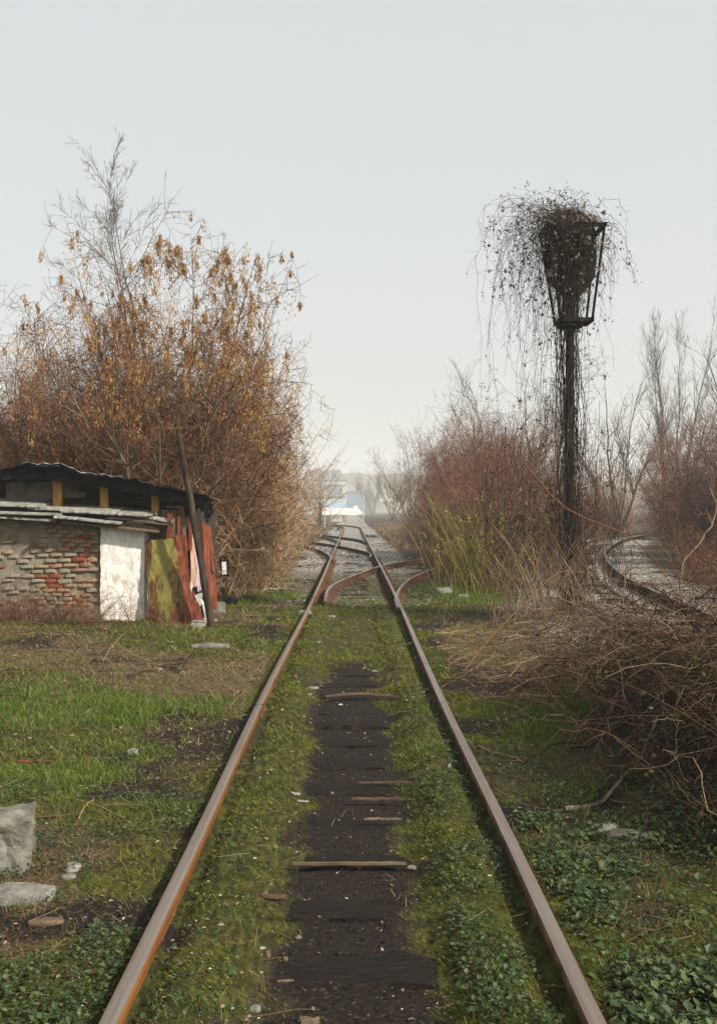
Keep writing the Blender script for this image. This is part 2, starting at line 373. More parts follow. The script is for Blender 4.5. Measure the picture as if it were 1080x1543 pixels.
def rail_mesh(name, path, side='rust', z0=0.0):
    """path (n,2) in x,y"""
    p = np.array(path, float); T = unit(np.gradient(p, axis=0)); Nn = np.stack([T[:, 1], -T[:, 0]], -1)
    V = np.stack([np.stack([p[:, 0]+Nn[:, 0]*a, p[:, 1]+Nn[:, 1]*a, np.full(len(p), z0+h)], -1) for a, h in PROF], 1)
    n, k = len(p), len(PROF); i = np.arange(n*k).reshape(n, k)
    Q = []; fm = []
    for s in range(k):
        q = np.stack([i[:-1, s], i[:-1, (s+1) % k], i[1:, (s+1) % k], i[1:, s]], -1); Q.append(q[:, ::-1]); fm += [0 if s in TOPSEG else 1]*(n-1)
    me = mesh_np(name, V, [np.concatenate(Q), i[:1, :], i[-1:, ::-1]], [M['railhead'], M[side]], fm+[1, 1])
    return me
def curve(pts, n=60):
    """smooth curve through (x,y) control points (Catmull-Rom)"""
    p = np.array(pts, float); p = np.vstack([2*p[0]-p[1], p, 2*p[-1]-p[-2]]); out = []
    m = max(2, n//(len(p)-3))
    for i in range(1, len(p)-2):
        for t in np.linspace(0, 1, m, endpoint=False):
            a, b, c, d = p[i-1], p[i], p[i+1], p[i+2]
            out.append(.5*((2*b)+(-a+c)*t+(2*a-5*b+4*c-d)*t*t+(-a+3*b-3*c+d)*t**3))
    out.append(p[-2]); return np.array(out)
def rail_px(l, z=.15):
    return [(g[0], g[1]) for g in (gpt(px, py, z) for px, py in l)]
GA = .75
straight = [(0, -2), (0, 1.5), (0, 3), (0.004, 5), (-.006, 8), (.006, 11), (.035, 15), (.045, 18), (.05, 24), (.04, 32), (.03, 45), (.02, 60), (0, 80), (-.05, 92), (-.7, 101), (-2.6, 109), (-6.5, 116), (-12, 120.5), (-20, 124)]
cl = curve(straight, 240); Tn = unit(np.gradient(cl, axis=0)); Nn = np.stack([Tn[:, 1], -Tn[:, 0]], -1)
trk = thing('railway_track', 'long straight rusty railway track running from the foreground to the distance', 'railway track')
link('rail', rail_mesh('rail_a', cl-Nn*GA, 'rust'), trk, label='rail with bright orange rusty inner side')
link('rail', rail_mesh('rail_b', cl+Nn*GA, 'brown_rust'), trk, label='rail with dull brown rusty side')
sm = []
for k in range(5):
    b_ = MB(); nseg = 13; L = 2.4
    xs = np.linspace(-L/2, L/2, nseg); wob = RNG.normal(0, .009, (nseg, 4)); V = []
    for j, x in enumerate(xs):
        dz = -.05*float(ss(.20, .50, abs(x)))
        V += [(x, -.12+wob[j, 0], -.10), (x, -.125+wob[j, 1], .014+dz+wob[j, 2]*.7), (x, .125+wob[j, 3], .014+dz+wob[j, 2]*.6), (x, .12, -.10)]
    Fs = [(j*4+q, j*4+(q+1) % 4, j*4+4+(q+1) % 4, j*4+4+q) for j in range(nseg-1) for q in range(4)]+[(0, 3, 2, 1), ((nseg-1)*4, (nseg-1)*4+1, (nseg-1)*4+2, (nseg-1)*4+3)]
    b_.add(V, Fs); sm.append(b_.mesh('sleeper', M['sleeper']))
y = 2.5; k = 0
while y < 46:
    xc = np.interp(y, cl[:, 1], cl[:, 0])
    big = y > 17
    o = link('sleeper', sm[k % 5], trk, (xc+random.uniform(-.04, .04), y, random.uniform(-.004, .013)-(.014 if y > 10.5 else 0)), (random.uniform(-.05, .05), random.uniform(-.008, .008), random.uniform(-.02, .02)), (random.uniform(.97, 1.03)*(1.25 if 17 < y < 34 else 1), random.uniform(.68, .92), 1))
    y += random.uniform(.56, .64); k += 1
M['black_gap'] = mat('black_gap', None, .95, (.01, .008, .007))
# fishplates at the rail joints, base plates beside the switch
jm = MB().box((0, 0, .137), (.0705, .006, .0275)).mesh('joint', M['black_gap']) if 'black_gap' in M else None
fpm = MB().box((0, 0, .07), (.022, .46, .075), bev=.006)
for q in (-.17, -.06, .06, .17): fpm.cyl((.008, q, .07), (.026, q, .07), .014, n=6)
fpm = fpm.mesh('fishplate', M['brown_rust'])
for sx, yy in ((-1, 8.05), (1, 10.2), (-1, 16.6), (1, 19.4)):
    xx = np.interp(yy, cl[:, 1], cl[:, 0])+sx*GA
    link('joint', jm, trk, (xx, yy, 0))
    link('fishplate', fpm, trk, (xx-sx*.024, yy, 0), (0, 0, 0 if sx < 0 else math.pi))
bpm = MB().box((0, 0, .02), (.36, .17, .028), bev=.006)
for q in (-.13, .13): bpm.cyl((q, .03, .03), (q, .03, .06), .018, n=6); bpm.box((q*.72, 0, .045), (.05, .09, .03))
bpm = bpm.mesh('base_plate', M['brown_rust'])
for yy in np.arange(16.9, 34, .62):
    for sx in (-1, 1):
        link('base_plate', bpm, trk, (np.interp(yy, cl[:, 1], cl[:, 0])+sx*GA, yy, .0), None)
def branch(label, paths, side, plates=()):
    t = thing('railway_track', label, 'railway track')
    for i, p in enumerate(paths):
        c = curve(p, 48); link('rail', rail_mesh('rail', c, side, .002), t)
        if i in plates:
            d = np.concatenate([[0], np.cumsum(np.linalg.norm(np.diff(c, axis=0), axis=1))])
            for s in np.arange(.8, d[-1], .62):
                x, yv = np.interp(s, d, c[:, 0]), np.interp(s, d, c[:, 1])
                x2, y2 = np.interp(s+.1, d, c[:, 0]), np.interp(s+.1, d, c[:, 1])
                link('base_plate', bpm, t, (x, yv, .004), (0, 0, -math.atan2(x2-x, y2-yv)))
    return t
branch('turnout rails curving off to the right across the main track',
       [rail_px([(490, 906), (490.5, 899), (494, 888), (503, 880), (520, 872), (545, 862), (573, 852.5), (612, 845.5), (640, 841)]),
        rail_px([(600, 915), (596.5, 903), (598.5, 893), (603, 885), (612, 876), (625, 868), (640, 861.5), (656, 856), (690, 849)])], 'brown_rust', (0, 1))
M['shaded_rust'] = mottled('shaded_rust', [(.010, .007, .006), (.026, .016, .012), (.055, .032, .022)], 9, .9, .6, .004)  # rust darkened in colour to stand for the shadowed rail sides
branch('nearer pair of dark rails branching off left beyond the first turnout',
       [rail_px([(500, 843), (496, 836.5), (487, 831), (470, 824), (440, 816)]),
        rail_px([(557, 839.5), (558, 834), (548, 830), (530, 826), (510, 822), (495, 819.5), (470, 816)])], 'shaded_rust')
branch('farther pair of dark rails crossing the main track towards the left thicket',
       [rail_px([(512, 817), (503, 812.5), (490, 809), (478, 806.5), (455, 803)]),
        rail_px([(552, 816), (540, 812.5), (515, 809), (490, 806), (475, 804.5), (450, 802)])], 'shaded_rust')
yy = np.arange(-8, 76, .7); rx = np.array([np.interp(v, RT[:, 0], RT[:, 1]) for v in yy])
cr = curve([(a, b) for b, a in RT], 120); Tn = unit(np.gradient(cr, axis=0)); Nr = np.stack([Tn[:, 1], -Tn[:, 0]], -1)
M['shaded_rust'] = mottled('shaded_rust', [(.010, .007, .006), (.026, .016, .012), (.055, .032, .022)], 9, .9, .6, .004)  # siding rails take the same rust with the shade painted in
t2 = thing('railway_track', 'curved siding track on pale gravel behind the overgrown signal', 'railway track')
link('rail', rail_mesh('rail', cr, 'shaded_rust', .03), t2); link('rail', rail_mesh('rail', cr-Nr*1.5, 'shaded_rust', .03), t2)
d = np.concatenate([[0], np.cumsum(np.linalg.norm(np.diff(cr, axis=0), axis=1))])
for s in np.arange(18, 62, .65):
    x, yv = np.interp(s, d, cr[:, 0]), np.interp(s, d, cr[:, 1]); nx, ny = np.interp(s, d, Nr[:, 0]), np.interp(s, d, Nr[:, 1])
    link('sleeper', sm[int(s*7) % 5], t2, (x-nx*.75, yv-ny*.75, .01), (0, 0, math.atan2(ny, nx)))

# ------------------------------------------------------------------ the shed
M['mortar'] = mottled('mortar', [(0.1040, 0.0880, 0.0640), (0.1920, 0.1680, 0.1280), (0.2720, 0.2400, 0.1880)], 6, .95, .9, .02)
M['plaster'] = None
def _pl(t, b):
    n = noise(t, 3.5, 6, .65); n2 = noise(t, 14, 5, .7, stretch=(1, 1, .35)); n3 = noise(t, 30, 4, .7)
    c = ramp(t, n2, [(.28, (.36, .33, .27)), (.42, (.66, .63, .57)), (.6, (.80, .79, .75))])
    c = mix(t, ramp(t, n3, [(.62, (0, 0, 0)), (.72, (1, 1, 1))]), c, (.30, .26, .20))
    t.links.new(c, b.inputs['Base Color']); bump(t, b, n3, .5, .01)
M['plaster'] = mat('plaster', _pl, .9)
M['brick_red'] = mottled('brick_red', [(0.1088, 0.0288, 0.0160), (0.2112, 0.0544, 0.0288), (0.2688, 0.0960, 0.0512)], 22, .92, .8, .01)
M['brick_tan'] = mottled('brick_tan', [(.16, .10, .06), (.28, .18, .105), (.36, .25, .16)], 22, .92, .8, .01)
M['brick_grey'] = mottled('brick_grey', [(0.1275, 0.1062, 0.0765), (0.2210, 0.1913, 0.1403), (0.2890, 0.2550, 0.1955)], 14, .95, .9, .015)
M['brick_dull'] = mottled('brick_dull', [(.12, .055, .035), (.22, .12, .075), (.33, .22, .15)], 18, .92, .8, .012)
M['asbestos'] = mottled('asbestos', [(0.0935, 0.0892, 0.0808), (0.2125, 0.2040, 0.1827), (0.3230, 0.3102, 0.2805)], 11, .95, .7, .008, stretch=(.5, 2, 2))
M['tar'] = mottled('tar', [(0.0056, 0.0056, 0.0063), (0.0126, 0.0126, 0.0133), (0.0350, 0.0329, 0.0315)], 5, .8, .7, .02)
M['yellow_post'] = mottled('yellow_post', [(.14, .075, .02), (.36, .22, .06), (.50, .36, .15)], 10, .85, .5, .005, stretch=(3, 3, .4))
M['old_board'] = mottled('old_board', [(.018, .014, .012), (.042, .034, .028), (.075, .06, .05)], 8, .9, .6, .006, stretch=(.4, 1, 5))
M['beige_sheet'] = mottled('beige_sheet', [(.11, .085, .062), (.26, .22, .17), (.33, .29, .235)], 4, .9, .4, .006)
def _green(t, b):
    n = noise(t, 4.5, 6, .7, stretch=(2.2, 1, .5)); n2 = noise(t, 26, 5, .7, stretch=(1.6, 1, .4))
    tc = nd(t, 'ShaderNodeTexCoord'); sp = nd(t, 'ShaderNodeSeparateXYZ'); t.links.new(tc.outputs['Generated'], sp.inputs[0])
    edge = math_(t, 'MULTIPLY', math_(t, 'ABSOLUTE', math_(t, 'SUBTRACT', sp.outputs[0], .45)), .55)
    low = math_(t, 'MULTIPLY', math_(t, 'SUBTRACT', .35, sp.outputs[2], True), .7)
    v = math_(t, 'ADD', math_(t, 'ADD', n, math_(t, 'MULTIPLY', math_(t, 'SUBTRACT', n2, .5), .7)), math_(t, 'ADD', edge, low))
    c = ramp(t, v, [(.46, (.215, .205, .058)), (.58, (.205, .175, .05)), (.66, (.135, .078, .03)), (.80, (.07, .028, .015))])
    t.links.new(c, b.inputs['Base Color']); bump(t, b, v, .4, .006)
M['green_sheet'] = mat('green_sheet', _green, .7)
M['red_sheet'] = mottled('red_sheet', [(0.0615, 0.0172, 0.0098), (0.1476, 0.0400, 0.0209), (0.2214, 0.0799, 0.0430)], 9, .8, .5, .005, stretch=(2, 2, .5))
M['dark_red_sheet'] = mottled('dark_red_sheet', [(.06, .018, .012), (.155, .042, .026), (.21, .07, .04)], 9, .8, .5, .005, stretch=(3, 2, .5))
M['pink_sheet'] = mottled('pink_sheet', [(.42, .17, .10), (.52, .36, .28), (.60, .52, .46)], 5, .8, .4, .004, stretch=(1, 1, .6))
M['lilac_sheet'] = mottled('lilac_sheet', [(.24, .17, .19), (.36, .29, .33), (.52, .47, .52)], 7, .8, .3, .004)
M['rag'] = mottled('rag', [(.26, .25, .22), (.46, .45, .41), (.62, .61, .57)], 8, .9, .5, .01)
M['gap_shade_panel'] = mottled('gap_shade_panel', [(.008, .007, .007), (.016, .014, .013), (.035, .03, .027)], 8, .85, .4, .006)

shed = thing('shed', 'tumbledown low brick shed patched with rusty sheets beside the tracks', 'shed', (0, 0, 0))
WY = 14.7
def wallx(px, Y=WY): return (px-VPX)*Y/F
x0, x1, x2 = -6.9, wallx(153), wallx(219)
wall = link('wall', MB().box(((x0+x1)/2, WY+.15, .78), (x1-x0, .24, 1.58)).box((x1-.12, 15.9, .78), (.22, 2.3, 1.56)).box(((x0+x1)/2, 17.1, .9), (x1-x0, .22, 1.8)).mesh('wall', M['mortar']), shed)
def brick_mesh(seed, L=.195, H=.058):
    rg = np.random.default_rng(seed)
    b_ = MB().box((0, 0, 0), (L, .06, H), bev=.012); b_.v[0] += rg.normal(0, .0042, b_.v[0].shape); return b_
bm_ = {}
for mn in ('brick_red', 'brick_tan', 'brick_grey', 'brick_dull'):
    bm_[mn] = [brick_mesh(s).mesh('brick', M[mn]) for s in range(4)]
row = 0; z = .28
while z < 1.54:
    x = x1-.12-(row % 2)*.12; nb = 0
    while x > -5.72:
        px = VPX+x*F/WY
        u = random.random(); right = (px-40)/113
        cl_r = float(fbm(x*1.9, z*3, 77))
        if px < 62 and random.random() < .62: x -= random.uniform(.20, .222); continue
        if u < .9*max(0, right)*max(0, cl_r-.36)+.02: mn = 'brick_red'
        elif u < .12+.72*max(0, right): mn = 'brick_tan' if random.random() < .45 else 'brick_dull'
        else: mn = 'brick_grey'
        pr = .020 if px > 70 else .008
        if random.random() > .05:
            link('brick', random.choice(bm_[mn]), wall, (x+random.uniform(-.012, .012), WY+.03+.004-pr*random.random(), z+random.uniform(-.007, .007)+.02*math.sin(x*2.3+row*.4)), (random.uniform(-.07, .07), random.uniform(-.05, .05), random.uniform(-.07, .07)), (random.uniform(.7, 1.04), 1, random.uniform(.78, 1.08)))
        x -= random.uniform(.200, .222)
    z += random.uniform(.067, .073); row += 1
# rough concrete footing, broken surface
def rough_box(c, d, n=(14, 3, 8), amp=.02, seed=0, mats=None, name='block', freq=6, rnd=0.):
    """a box with displaced, uneven faces"""
    rg = seed; faces = []; vid = {}; V = []
    nx, ny, nz = n
    def key(i, j, k):
        if (i, j, k) not in vid:
            vid[(i, j, k)] = len(V); V.append((i/nx-.5, j/ny-.5, k/nz-.5))
        return vid[(i, j, k)]
    for i in range(nx):
        for k in range(nz):
            for j in (0, ny): f = [key(i, j, k), key(i+1, j, k), key(i+1, j, k+1), key(i, j, k+1)]; faces.append(f if j == 0 else f[::-1])
    for j in range(ny):
        for k in range(nz):
            for i in (0, nx): f = [key(i, j, k), key(i, j, k+1), key(i, j+1, k+1), key(i, j+1, k)]; faces.append(f if i == 0 else f[::-1])
    for i in range(nx):
        for j in range(ny):
            for k in (0, nz): f = [key(i, j, k), key(i, j+1, k), key(i+1, j+1, k), key(i+1, j, k)]; faces.append(f if k == 0 else f[::-1])
    V = np.array(V)
    if rnd:
        q = np.linalg.norm(V, axis=1, keepdims=True); V = V*(1-rnd)+V/q*np.minimum(.56, q)*rnd
    V = V*np.array(d)
    for ax in range(3):
        o = [a for a in range(3) if a != ax]
        dsp = fbm(V[:, o[0]]*freq+7.3*ax+V[:, ax]*3.1, V[:, o[1]]*freq+rg*3.7+V[:, ax]*2.3, 41+rg+ax*5, 4)-.5
        V[:, ax] += dsp*amp*2.2*np.sign(V[:, ax]+1e-6)
    V += np.array(c)
    me = bpy.data.meshes.new(name); me.from_pydata(V.tolist(), [], faces)
    for m in mats: me.materials.append(m)
    me.update(); return me
link('footing', rough_box(((x0+x1)/2, WY-.02, .12), (x1-x0, .36, .34), (60, 4, 8), .03, 3, [M['mortar']], freq=4), shed)
link('plaster_pier', rough_box(((x1+x2)/2, WY+.12, .77), (x2-x1, .34, 1.60), (22, 8, 44), .016, 5, [M['plaster']], freq=7), shed, label='white plastered end of the wall')
link('return_wall', MB().box((x2-.10, 16.0, .78), (.18, 2.2, 1.55)).mesh('return_wall', M['mortar']), shed)
# lower roof: layered asbestos sheets, ridges running along the eave
def sheet_mesh(name, L, Dp, m, waves=5, amp=.018, th=.010, ragged=.03, seed=0, sag=0., nx=26):
    rg = np.random.default_rng(seed); ny = waves*4
    u = np.linspace(0, 1, nx); v = np.linspace(0, 1, ny+1); Uu, Vv = np.meshgrid(u, v, indexing='ij')
    Xx = (Uu-.5)*L; Yy = Vv*Dp+(rg.normal(0, ragged, nx)[:, None])*(1-Vv)
    e0 = rg.normal(0, ragged, ny+1); Xx = Xx+e0[None, :]*(Uu < .01)+e0[None, ::-1]*(Uu > .99)
    Zz = amp*np.sin(Vv*waves*2*np.pi)+sag*(4*(Uu-.5)**2-1)+.012*(fbm(Uu*3+seed, Vv*2, 50+seed)-.5)
    top = np.stack([Xx, Yy, Zz], -1); bot = top-np.array([0, 0, th])
    n, k = Xx.shape; i = np.arange(n*k).reshape(n, k); j = i+n*k
    q = lambda a: np.stack([a[:-1, :-1], a[1:, :-1], a[1:, 1:], a[:-1, 1:]], -1).reshape(-1, 4)
    Fq = [q(i), q(j)[:, ::-1]]
    for s, t in ((i[:, 0], j[:, 0]), (j[:, -1], i[:, -1]), (j[0, :], i[0, :]), (i[-1, :], j[-1, :])):
        Fq.append(np.stack([s[:-1], t[:-1], t[1:], s[1:]], -1))
    return mesh_np(name, np.concatenate([top.reshape(-1, 3), bot.reshape(-1, 3)]), [np.concatenate(Fq)], [m])
LR = [  # px left, px right, py left, py right, Y, tilt
    (-90, 60, 756, 764, 14.42, .10), (-120, 95, 769, 776, 14.40, .06), (40, 175, 766, 772, 14.46, .08), (78, 182, 778.5, 789, 14.33, .05), (92, 228, 770, 777, 14.40, .07),
    (-60, 80, 776, 784, 14.44, .04), (160, 232, 780, 784, 14.48, .03), (205, 256, 777, 786, 14.45, .02)]
for i, (pa, pb, qa, qb, Yv, ti) in enumerate(LR):
    A = at(pa, qa, Yv); B = at(pb, qb, Yv); mid = (A+B)/2; L = np.linalg.norm(B-A)
    link('roof_sheet', sheet_mesh('roof_sheet', L, .95, M['asbestos'], 4, .024, .016, .015, i), shed, mid, (ti, math.atan2(-(B-A)[2], (B-A)[0]), 0))
eb = MB()
for (pa, pb, qa, qb, Yv) in ((95, 240, 786, 801, 14.5), (120, 236, 783, 795, 14.56), (196, 262, 783, 791, 14.5)):
    A = at(pa, qa, Yv); B = at(pb, qb, Yv); mid = (A+B)/2
    link('eave_board', MB().box((0, 0, 0), (np.linalg.norm(B-A), .10, .035), bev=.006).mesh('eave_board', M['plank']), shed, mid, (.1, math.atan2(-(B-A)[2], (B-A)[0]), 0))
# clerestory posts, boards behind them
for px, ya, yb, w in ((88, 716, 766, .135), (158, 734, 772, .12), (235, 742, 800, .115)):
    A = at(px, ya, 14.9); B = at(px, yb, 14.9)
    link('post', MB().box((A[0], 14.9, (A[2]+B[2])/2), (w, .12, A[2]-B[2]+.08), bev=.008, rz=.1).mesh('post', M['yellow_post']), shed)
for k in range(5):
    zc_ = 1.72+k*.145
    link('board', MB().box(((-6.7+wallx((300, 290, 235, 165, 100)[k], 15.45))/2, 15.45, zc_), (wallx((300, 290, 235, 165, 100)[k], 15.45)+6.7, .03, .135), ry=random.uniform(-.012, .02), bev=.004).mesh('board', M['old_board']), shed)
for pa, pb, qa, qb, zz in ((10, 82, 727, 752, 15.30), (96, 130, 726, 750, 15.32)):
    A = at(pa, qa, zz); B = at(pb, qb, zz)
    link('panel', rough_box(((A[0]+B[0])/2, zz, (A[2]+B[2])/2), (B[0]-A[0], .03, A[2]-B[2]), (12, 2, 8), .012, int(pa), [M['beige_sheet']], freq=5), shed, label='pale sheet under the upper roof')
link('panel', MB().box((at(50, 755, 15.2)[0], 15.2, at(50, 756, 15.2)[2]), (.75, .04, .10), ry=.06, bev=.01).mesh('panel', M['beige_sheet']), shed)
for pa, pb, qa, qb, zz, ry, m in ((120, 262, 733, 752, 15.25, .12, 'old_board'), (170, 266, 742, 768, 15.2, .05, 'old_board'), (240, 282, 744, 756, 14.8, .12, 'old_board')):
    A = at(pa, qa, zz); B = at(pb, qb, zz)
    link('board', MB().box(((A[0]+B[0])/2, zz, (A[2]+B[2])/2), (B[0]-A[0], .035, .12), ry=ry, bev=.005).mesh('board', M[m]), shed)
for px, qa, qb, w, m, ln in ((248, 768, 812, .12, 'plank', .0), (256, 770, 812, .08, 'red_sheet', .05), (262, 768, 812, .06, 'plank', 0), (277, 763, 800, .055, 'plank', -.06), (287, 770, 800, .05, 'dark_red_sheet', .02), (270, 764, 806, .05, 'dark_red_sheet', 0)):
    A = at(px, qa, 14.75); B = at(px, qb+30, 14.75)
    link('board', MB().box(((A[0]+B[0])/2, 14.75+random.uniform(-.05, .05), (A[2]+B[2])/2), (w, .025, A[2]-B[2]), ry=ln, bev=.004).mesh('board', M[m]), shed)
# upper roof: drooping black sheets with ragged edges
RE = np.array([(-160, 712), (0, 706), (28, 700), (36, 697), (60, 699), (92, 698.5), (100, 701), (119, 711), (150, 714), (180, 717.5), (205, 719), (230, 727), (255, 733), (280, 739), (300, 743), (311, 745), (316, 754)], float)
def up_roof(name, pa, pb, Ya, Yb, lift, seed, m, th=.02):
    n, k = max(10, int((pb-pa)/5)), 16
    px = np.linspace(pa, pb, n); py = np.interp(px, RE[:, 0], RE[:, 1]); rg = np.random.default_rng(seed)
    Yf = Ya+.03*rg.normal(0, 1, n); v = np.linspace(0, 1, k)
    Xf = (px-VPX)*Ya/F; Zf = ZC-(py-HOR)*Ya/F+lift
    Xx = np.repeat(Xf[:, None], k, 1); Yy = Yf[:, None]*(1-v)+Yb*v
    Zz = Zf[:, None]-.16*v[None, :]**1.3+.022*np.sin(Xf*2*np.pi/.075*.35)[:, None]*.5+.02*(fbm(Xx*3, Yy*3, seed)-.5)
    Xx = Xx*(1+.22*v[None, :])
    top = np.stack([Xx, Yy, Zz], -1); bot = top-np.array([0, 0, th])
    i = np.arange(n*k).reshape(n, k); j = i+n*k
    q = lambda a: np.stack([a[:-1, :-1], a[1:, :-1], a[1:, 1:], a[:-1, 1:]], -1).reshape(-1, 4)
    Fq = [q(i), q(j)[:, ::-1]]
    for s, t in ((i[:, 0], j[:, 0]), (j[:, -1], i[:, -1]), (j[0, :], i[0, :]), (i[-1, :], j[-1, :])): Fq.append(np.stack([s[:-1], t[:-1], t[1:], s[1:]], -1))
    return link('upper_roof_sheet', mesh_np(name, np.concatenate([top.reshape(-1, 3), bot.reshape(-1, 3)]), [np.concatenate(Fq)], [m]), shed)
M['tin'] = mottled('tin', [(.05, .05, .05), (.22, .22, .22), (.42, .42, .41)], 5, .55, .5, .01, metal=.3)
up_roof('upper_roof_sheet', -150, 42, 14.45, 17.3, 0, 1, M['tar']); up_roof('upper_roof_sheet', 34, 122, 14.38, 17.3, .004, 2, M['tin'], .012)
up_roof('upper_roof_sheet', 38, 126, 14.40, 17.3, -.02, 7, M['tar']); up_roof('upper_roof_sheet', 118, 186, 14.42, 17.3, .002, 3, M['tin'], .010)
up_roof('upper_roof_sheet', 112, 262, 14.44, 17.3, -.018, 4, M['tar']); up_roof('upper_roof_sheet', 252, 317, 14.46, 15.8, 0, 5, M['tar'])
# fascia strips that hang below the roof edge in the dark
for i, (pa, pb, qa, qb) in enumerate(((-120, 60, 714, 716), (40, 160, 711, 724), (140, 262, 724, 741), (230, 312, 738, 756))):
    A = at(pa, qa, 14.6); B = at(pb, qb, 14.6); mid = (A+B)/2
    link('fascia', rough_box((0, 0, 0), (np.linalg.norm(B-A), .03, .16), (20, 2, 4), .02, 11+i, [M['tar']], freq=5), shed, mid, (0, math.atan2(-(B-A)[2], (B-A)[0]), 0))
def poly_sheet(name, pts, Ys, m, th=.012, parent=shed, sub=10, seed=0, amp=.012, corr=0., label=None):
    """quad sheet through four pixel corners TL,TR,BR,BL at distances Ys, dented and with thickness"""
    c = [at(p[0], p[1], y_) for p, y_ in zip(pts, Ys)]
    u = np.linspace(0, 1, sub); U, Vv = np.meshgrid(u, u, indexing='ij')
    P = (c[0][None, None]*((1-U)*(1-Vv))[..., None]+c[1]*(U*(1-Vv))[..., None]+c[2]*(U*Vv)[..., None]+c[3]*((1-U)*Vv)[..., None])
    nrm = unit(np.cross(c[1]-c[0], c[3]-c[0])); nrm = nrm if nrm[1] < 0 else -nrm
    dsp = amp*(fbm(U*3+seed, Vv*4, 60+seed)-.5)*2+corr*np.sin(U*2*np.pi*7)
    P = P+dsp[..., None]*nrm
    rg = np.random.default_rng(seed); jx = rg.normal(0, amp*.5, (sub, 2))
    P[:, -1, 2] += rg.normal(0, amp*.8, sub); P[:, 0, 2] += rg.normal(0, amp*.4, sub); P[0, :, 0] += jx[:, 0]; P[-1, :, 0] += jx[:, 1]
    B_ = P-nrm*th; n = sub; i = np.arange(n*n).reshape(n, n); j = i+n*n
    q = lambda a: np.stack([a[:-1, :-1], a[1:, :-1], a[1:, 1:], a[:-1, 1:]], -1).reshape(-1, 4)
    Fq = [q(i), q(j)[:, ::-1]]
    for s, t in ((i[:, 0], j[:, 0]), (j[:, -1], i[:, -1]), (j[0, :], i[0, :]), (i[-1, :], j[-1, :])): Fq.append(np.stack([s[:-1], t[:-1], t[1:], s[1:]], -1))
    o = link(name, mesh_np(name, np.concatenate([P.reshape(-1, 3), B_.reshape(-1, 3)]), [np.concatenate(Fq)], [m]), parent)
    if label: o['label'] = label
    return o
poly_sheet('metal_sheet', [(219, 814), (263, 811), (286, 957), (225, 946)], (14.60, 14.60, 14.25, 14.45), M['green_sheet'], sub=26, seed=3, amp=.02, label='large yellow green rusty metal sheet')
poly_sheet('metal_sheet', [(263, 806), (281, 806), (290, 952), (282, 957)], (14.72, 14.72, 14.27, 14.22), M['red_sheet'], seed=4, label='rusty red sheet behind the green one')
poly_sheet('metal_sheet', [(258, 797), (290, 796), (290, 816), (262, 816)], (14.82, 14.82, 14.80, 14.80), M['old_board'], seed=5)
poly_sheet('metal_sheet', [(278, 806), (300, 800), (312, 945), (284, 950)], (14.94, 14.94, 14.82, 14.82), M['gap_shade_panel'], seed=6, sub=8)  # dark panel low down; the rest paints the shade of an open gap
poly_sheet('metal_sheet', [(287, 803), (292, 806), (299, 881), (288, 886)], (14.84, 14.84, 14.72, 14.72), M['pink_sheet'], seed=7, label='pale pink peeling strip')
poly_sheet('metal_sheet', [(292, 812), (297, 815), (305, 888), (298, 892)], (14.88, 14.88, 14.74, 14.74), M['lilac_sheet'], seed=8)
poly_sheet('metal_sheet', [(278, 893), (293, 890), (308, 938), (290, 944)], (14.62, 14.62, 14.42, 14.42), M['dark_red_sheet'], seed=9, corr=.004, sub=20)
poly_sheet('metal_sheet', [(277, 887), (287, 878), (290, 894), (281, 893)], (14.66, 14.66, 14.62, 14.62), M['rag'], seed=10, sub=6)
poly_sheet('metal_sheet', [(293, 897), (304, 893), (307, 912), (299, 913)], (14.58, 14.58, 14.54, 14.54), M['rag'], seed=12, sub=6)
poly_sheet('metal_sheet', [(304, 908), (309, 905), (314, 942), (309, 942)], (14.66, 14.66, 14.62, 14.62), M['rag'], seed=13, sub=6)
poly_sheet('metal_sheet', [(298, 793), (308, 787), (308, 842), (301, 842)], (15.07, 15.07, 15.07, 15.07), M['lilac_sheet'], seed=14, sub=8, label='lilac sheet with a dotted edge')
for i, (pa, pb, qa, qb, Yv, m) in enumerate(((305, 311, 790, 922, 14.85, 'red_sheet'), (311, 315, 792, 916, 14.95, 'dark_red_sheet'), (315, 319, 794, 862, 15.1, 'red_sheet'), (314, 322, 868, 920, 15.05, 'red_sheet'), (316, 324, 866, 914, 15.35, 'dark_red_sheet'))):
    poly_sheet('board', [(pa, qa), (pb, qa), (pb+5, qb), (pa+5, qb)], (Yv, Yv+.1, Yv+.1, Yv), M[m], th=.03, seed=20+i, sub=6, amp=.006)
poly_sheet('roof_flap', [(299, 746), (317, 750), (322, 768), (302, 785)], (15.02, 15.07, 15.12, 15.12), M['tar'], th=.03, seed=30, amp=.04, sub=14)
poly_sheet('roof_flap', [(302, 765), (321, 764), (318, 782), (305, 790)], (15.22, 15.22, 15.32, 15.32), M['tar'], th=.03, seed=31, amp=.04, sub=12)
link('side_wall', MB().box((-2.28, 15.6, .85), (.06, 1.5, 1.7)).box((-2.75, 16.4, .9), (.9, .06, 1.8)).mesh('side_wall', M['old_board']), shed)
# leaning pole
A = at(319, 941, 14.05); B = at(270, 655, 14.32); tt = np.linspace(0, 1, 14)
P = (A[None]*(1-tt)[:, None]+B[None]*tt[:, None]); P += RNG.normal(0, .006, P.shape); P[0] = A-np.array([0, 0, .05])
po = link('wooden_pole', tube_mesh('wooden_pole', [(P[None], np.linspace(.056, .040, 14)[None]*(1+RNG.normal(0, .05, (1, 14))), 9)], [M['dark_bark']]), label='dark weathered wooden pole leaning against the shed', category='pole')
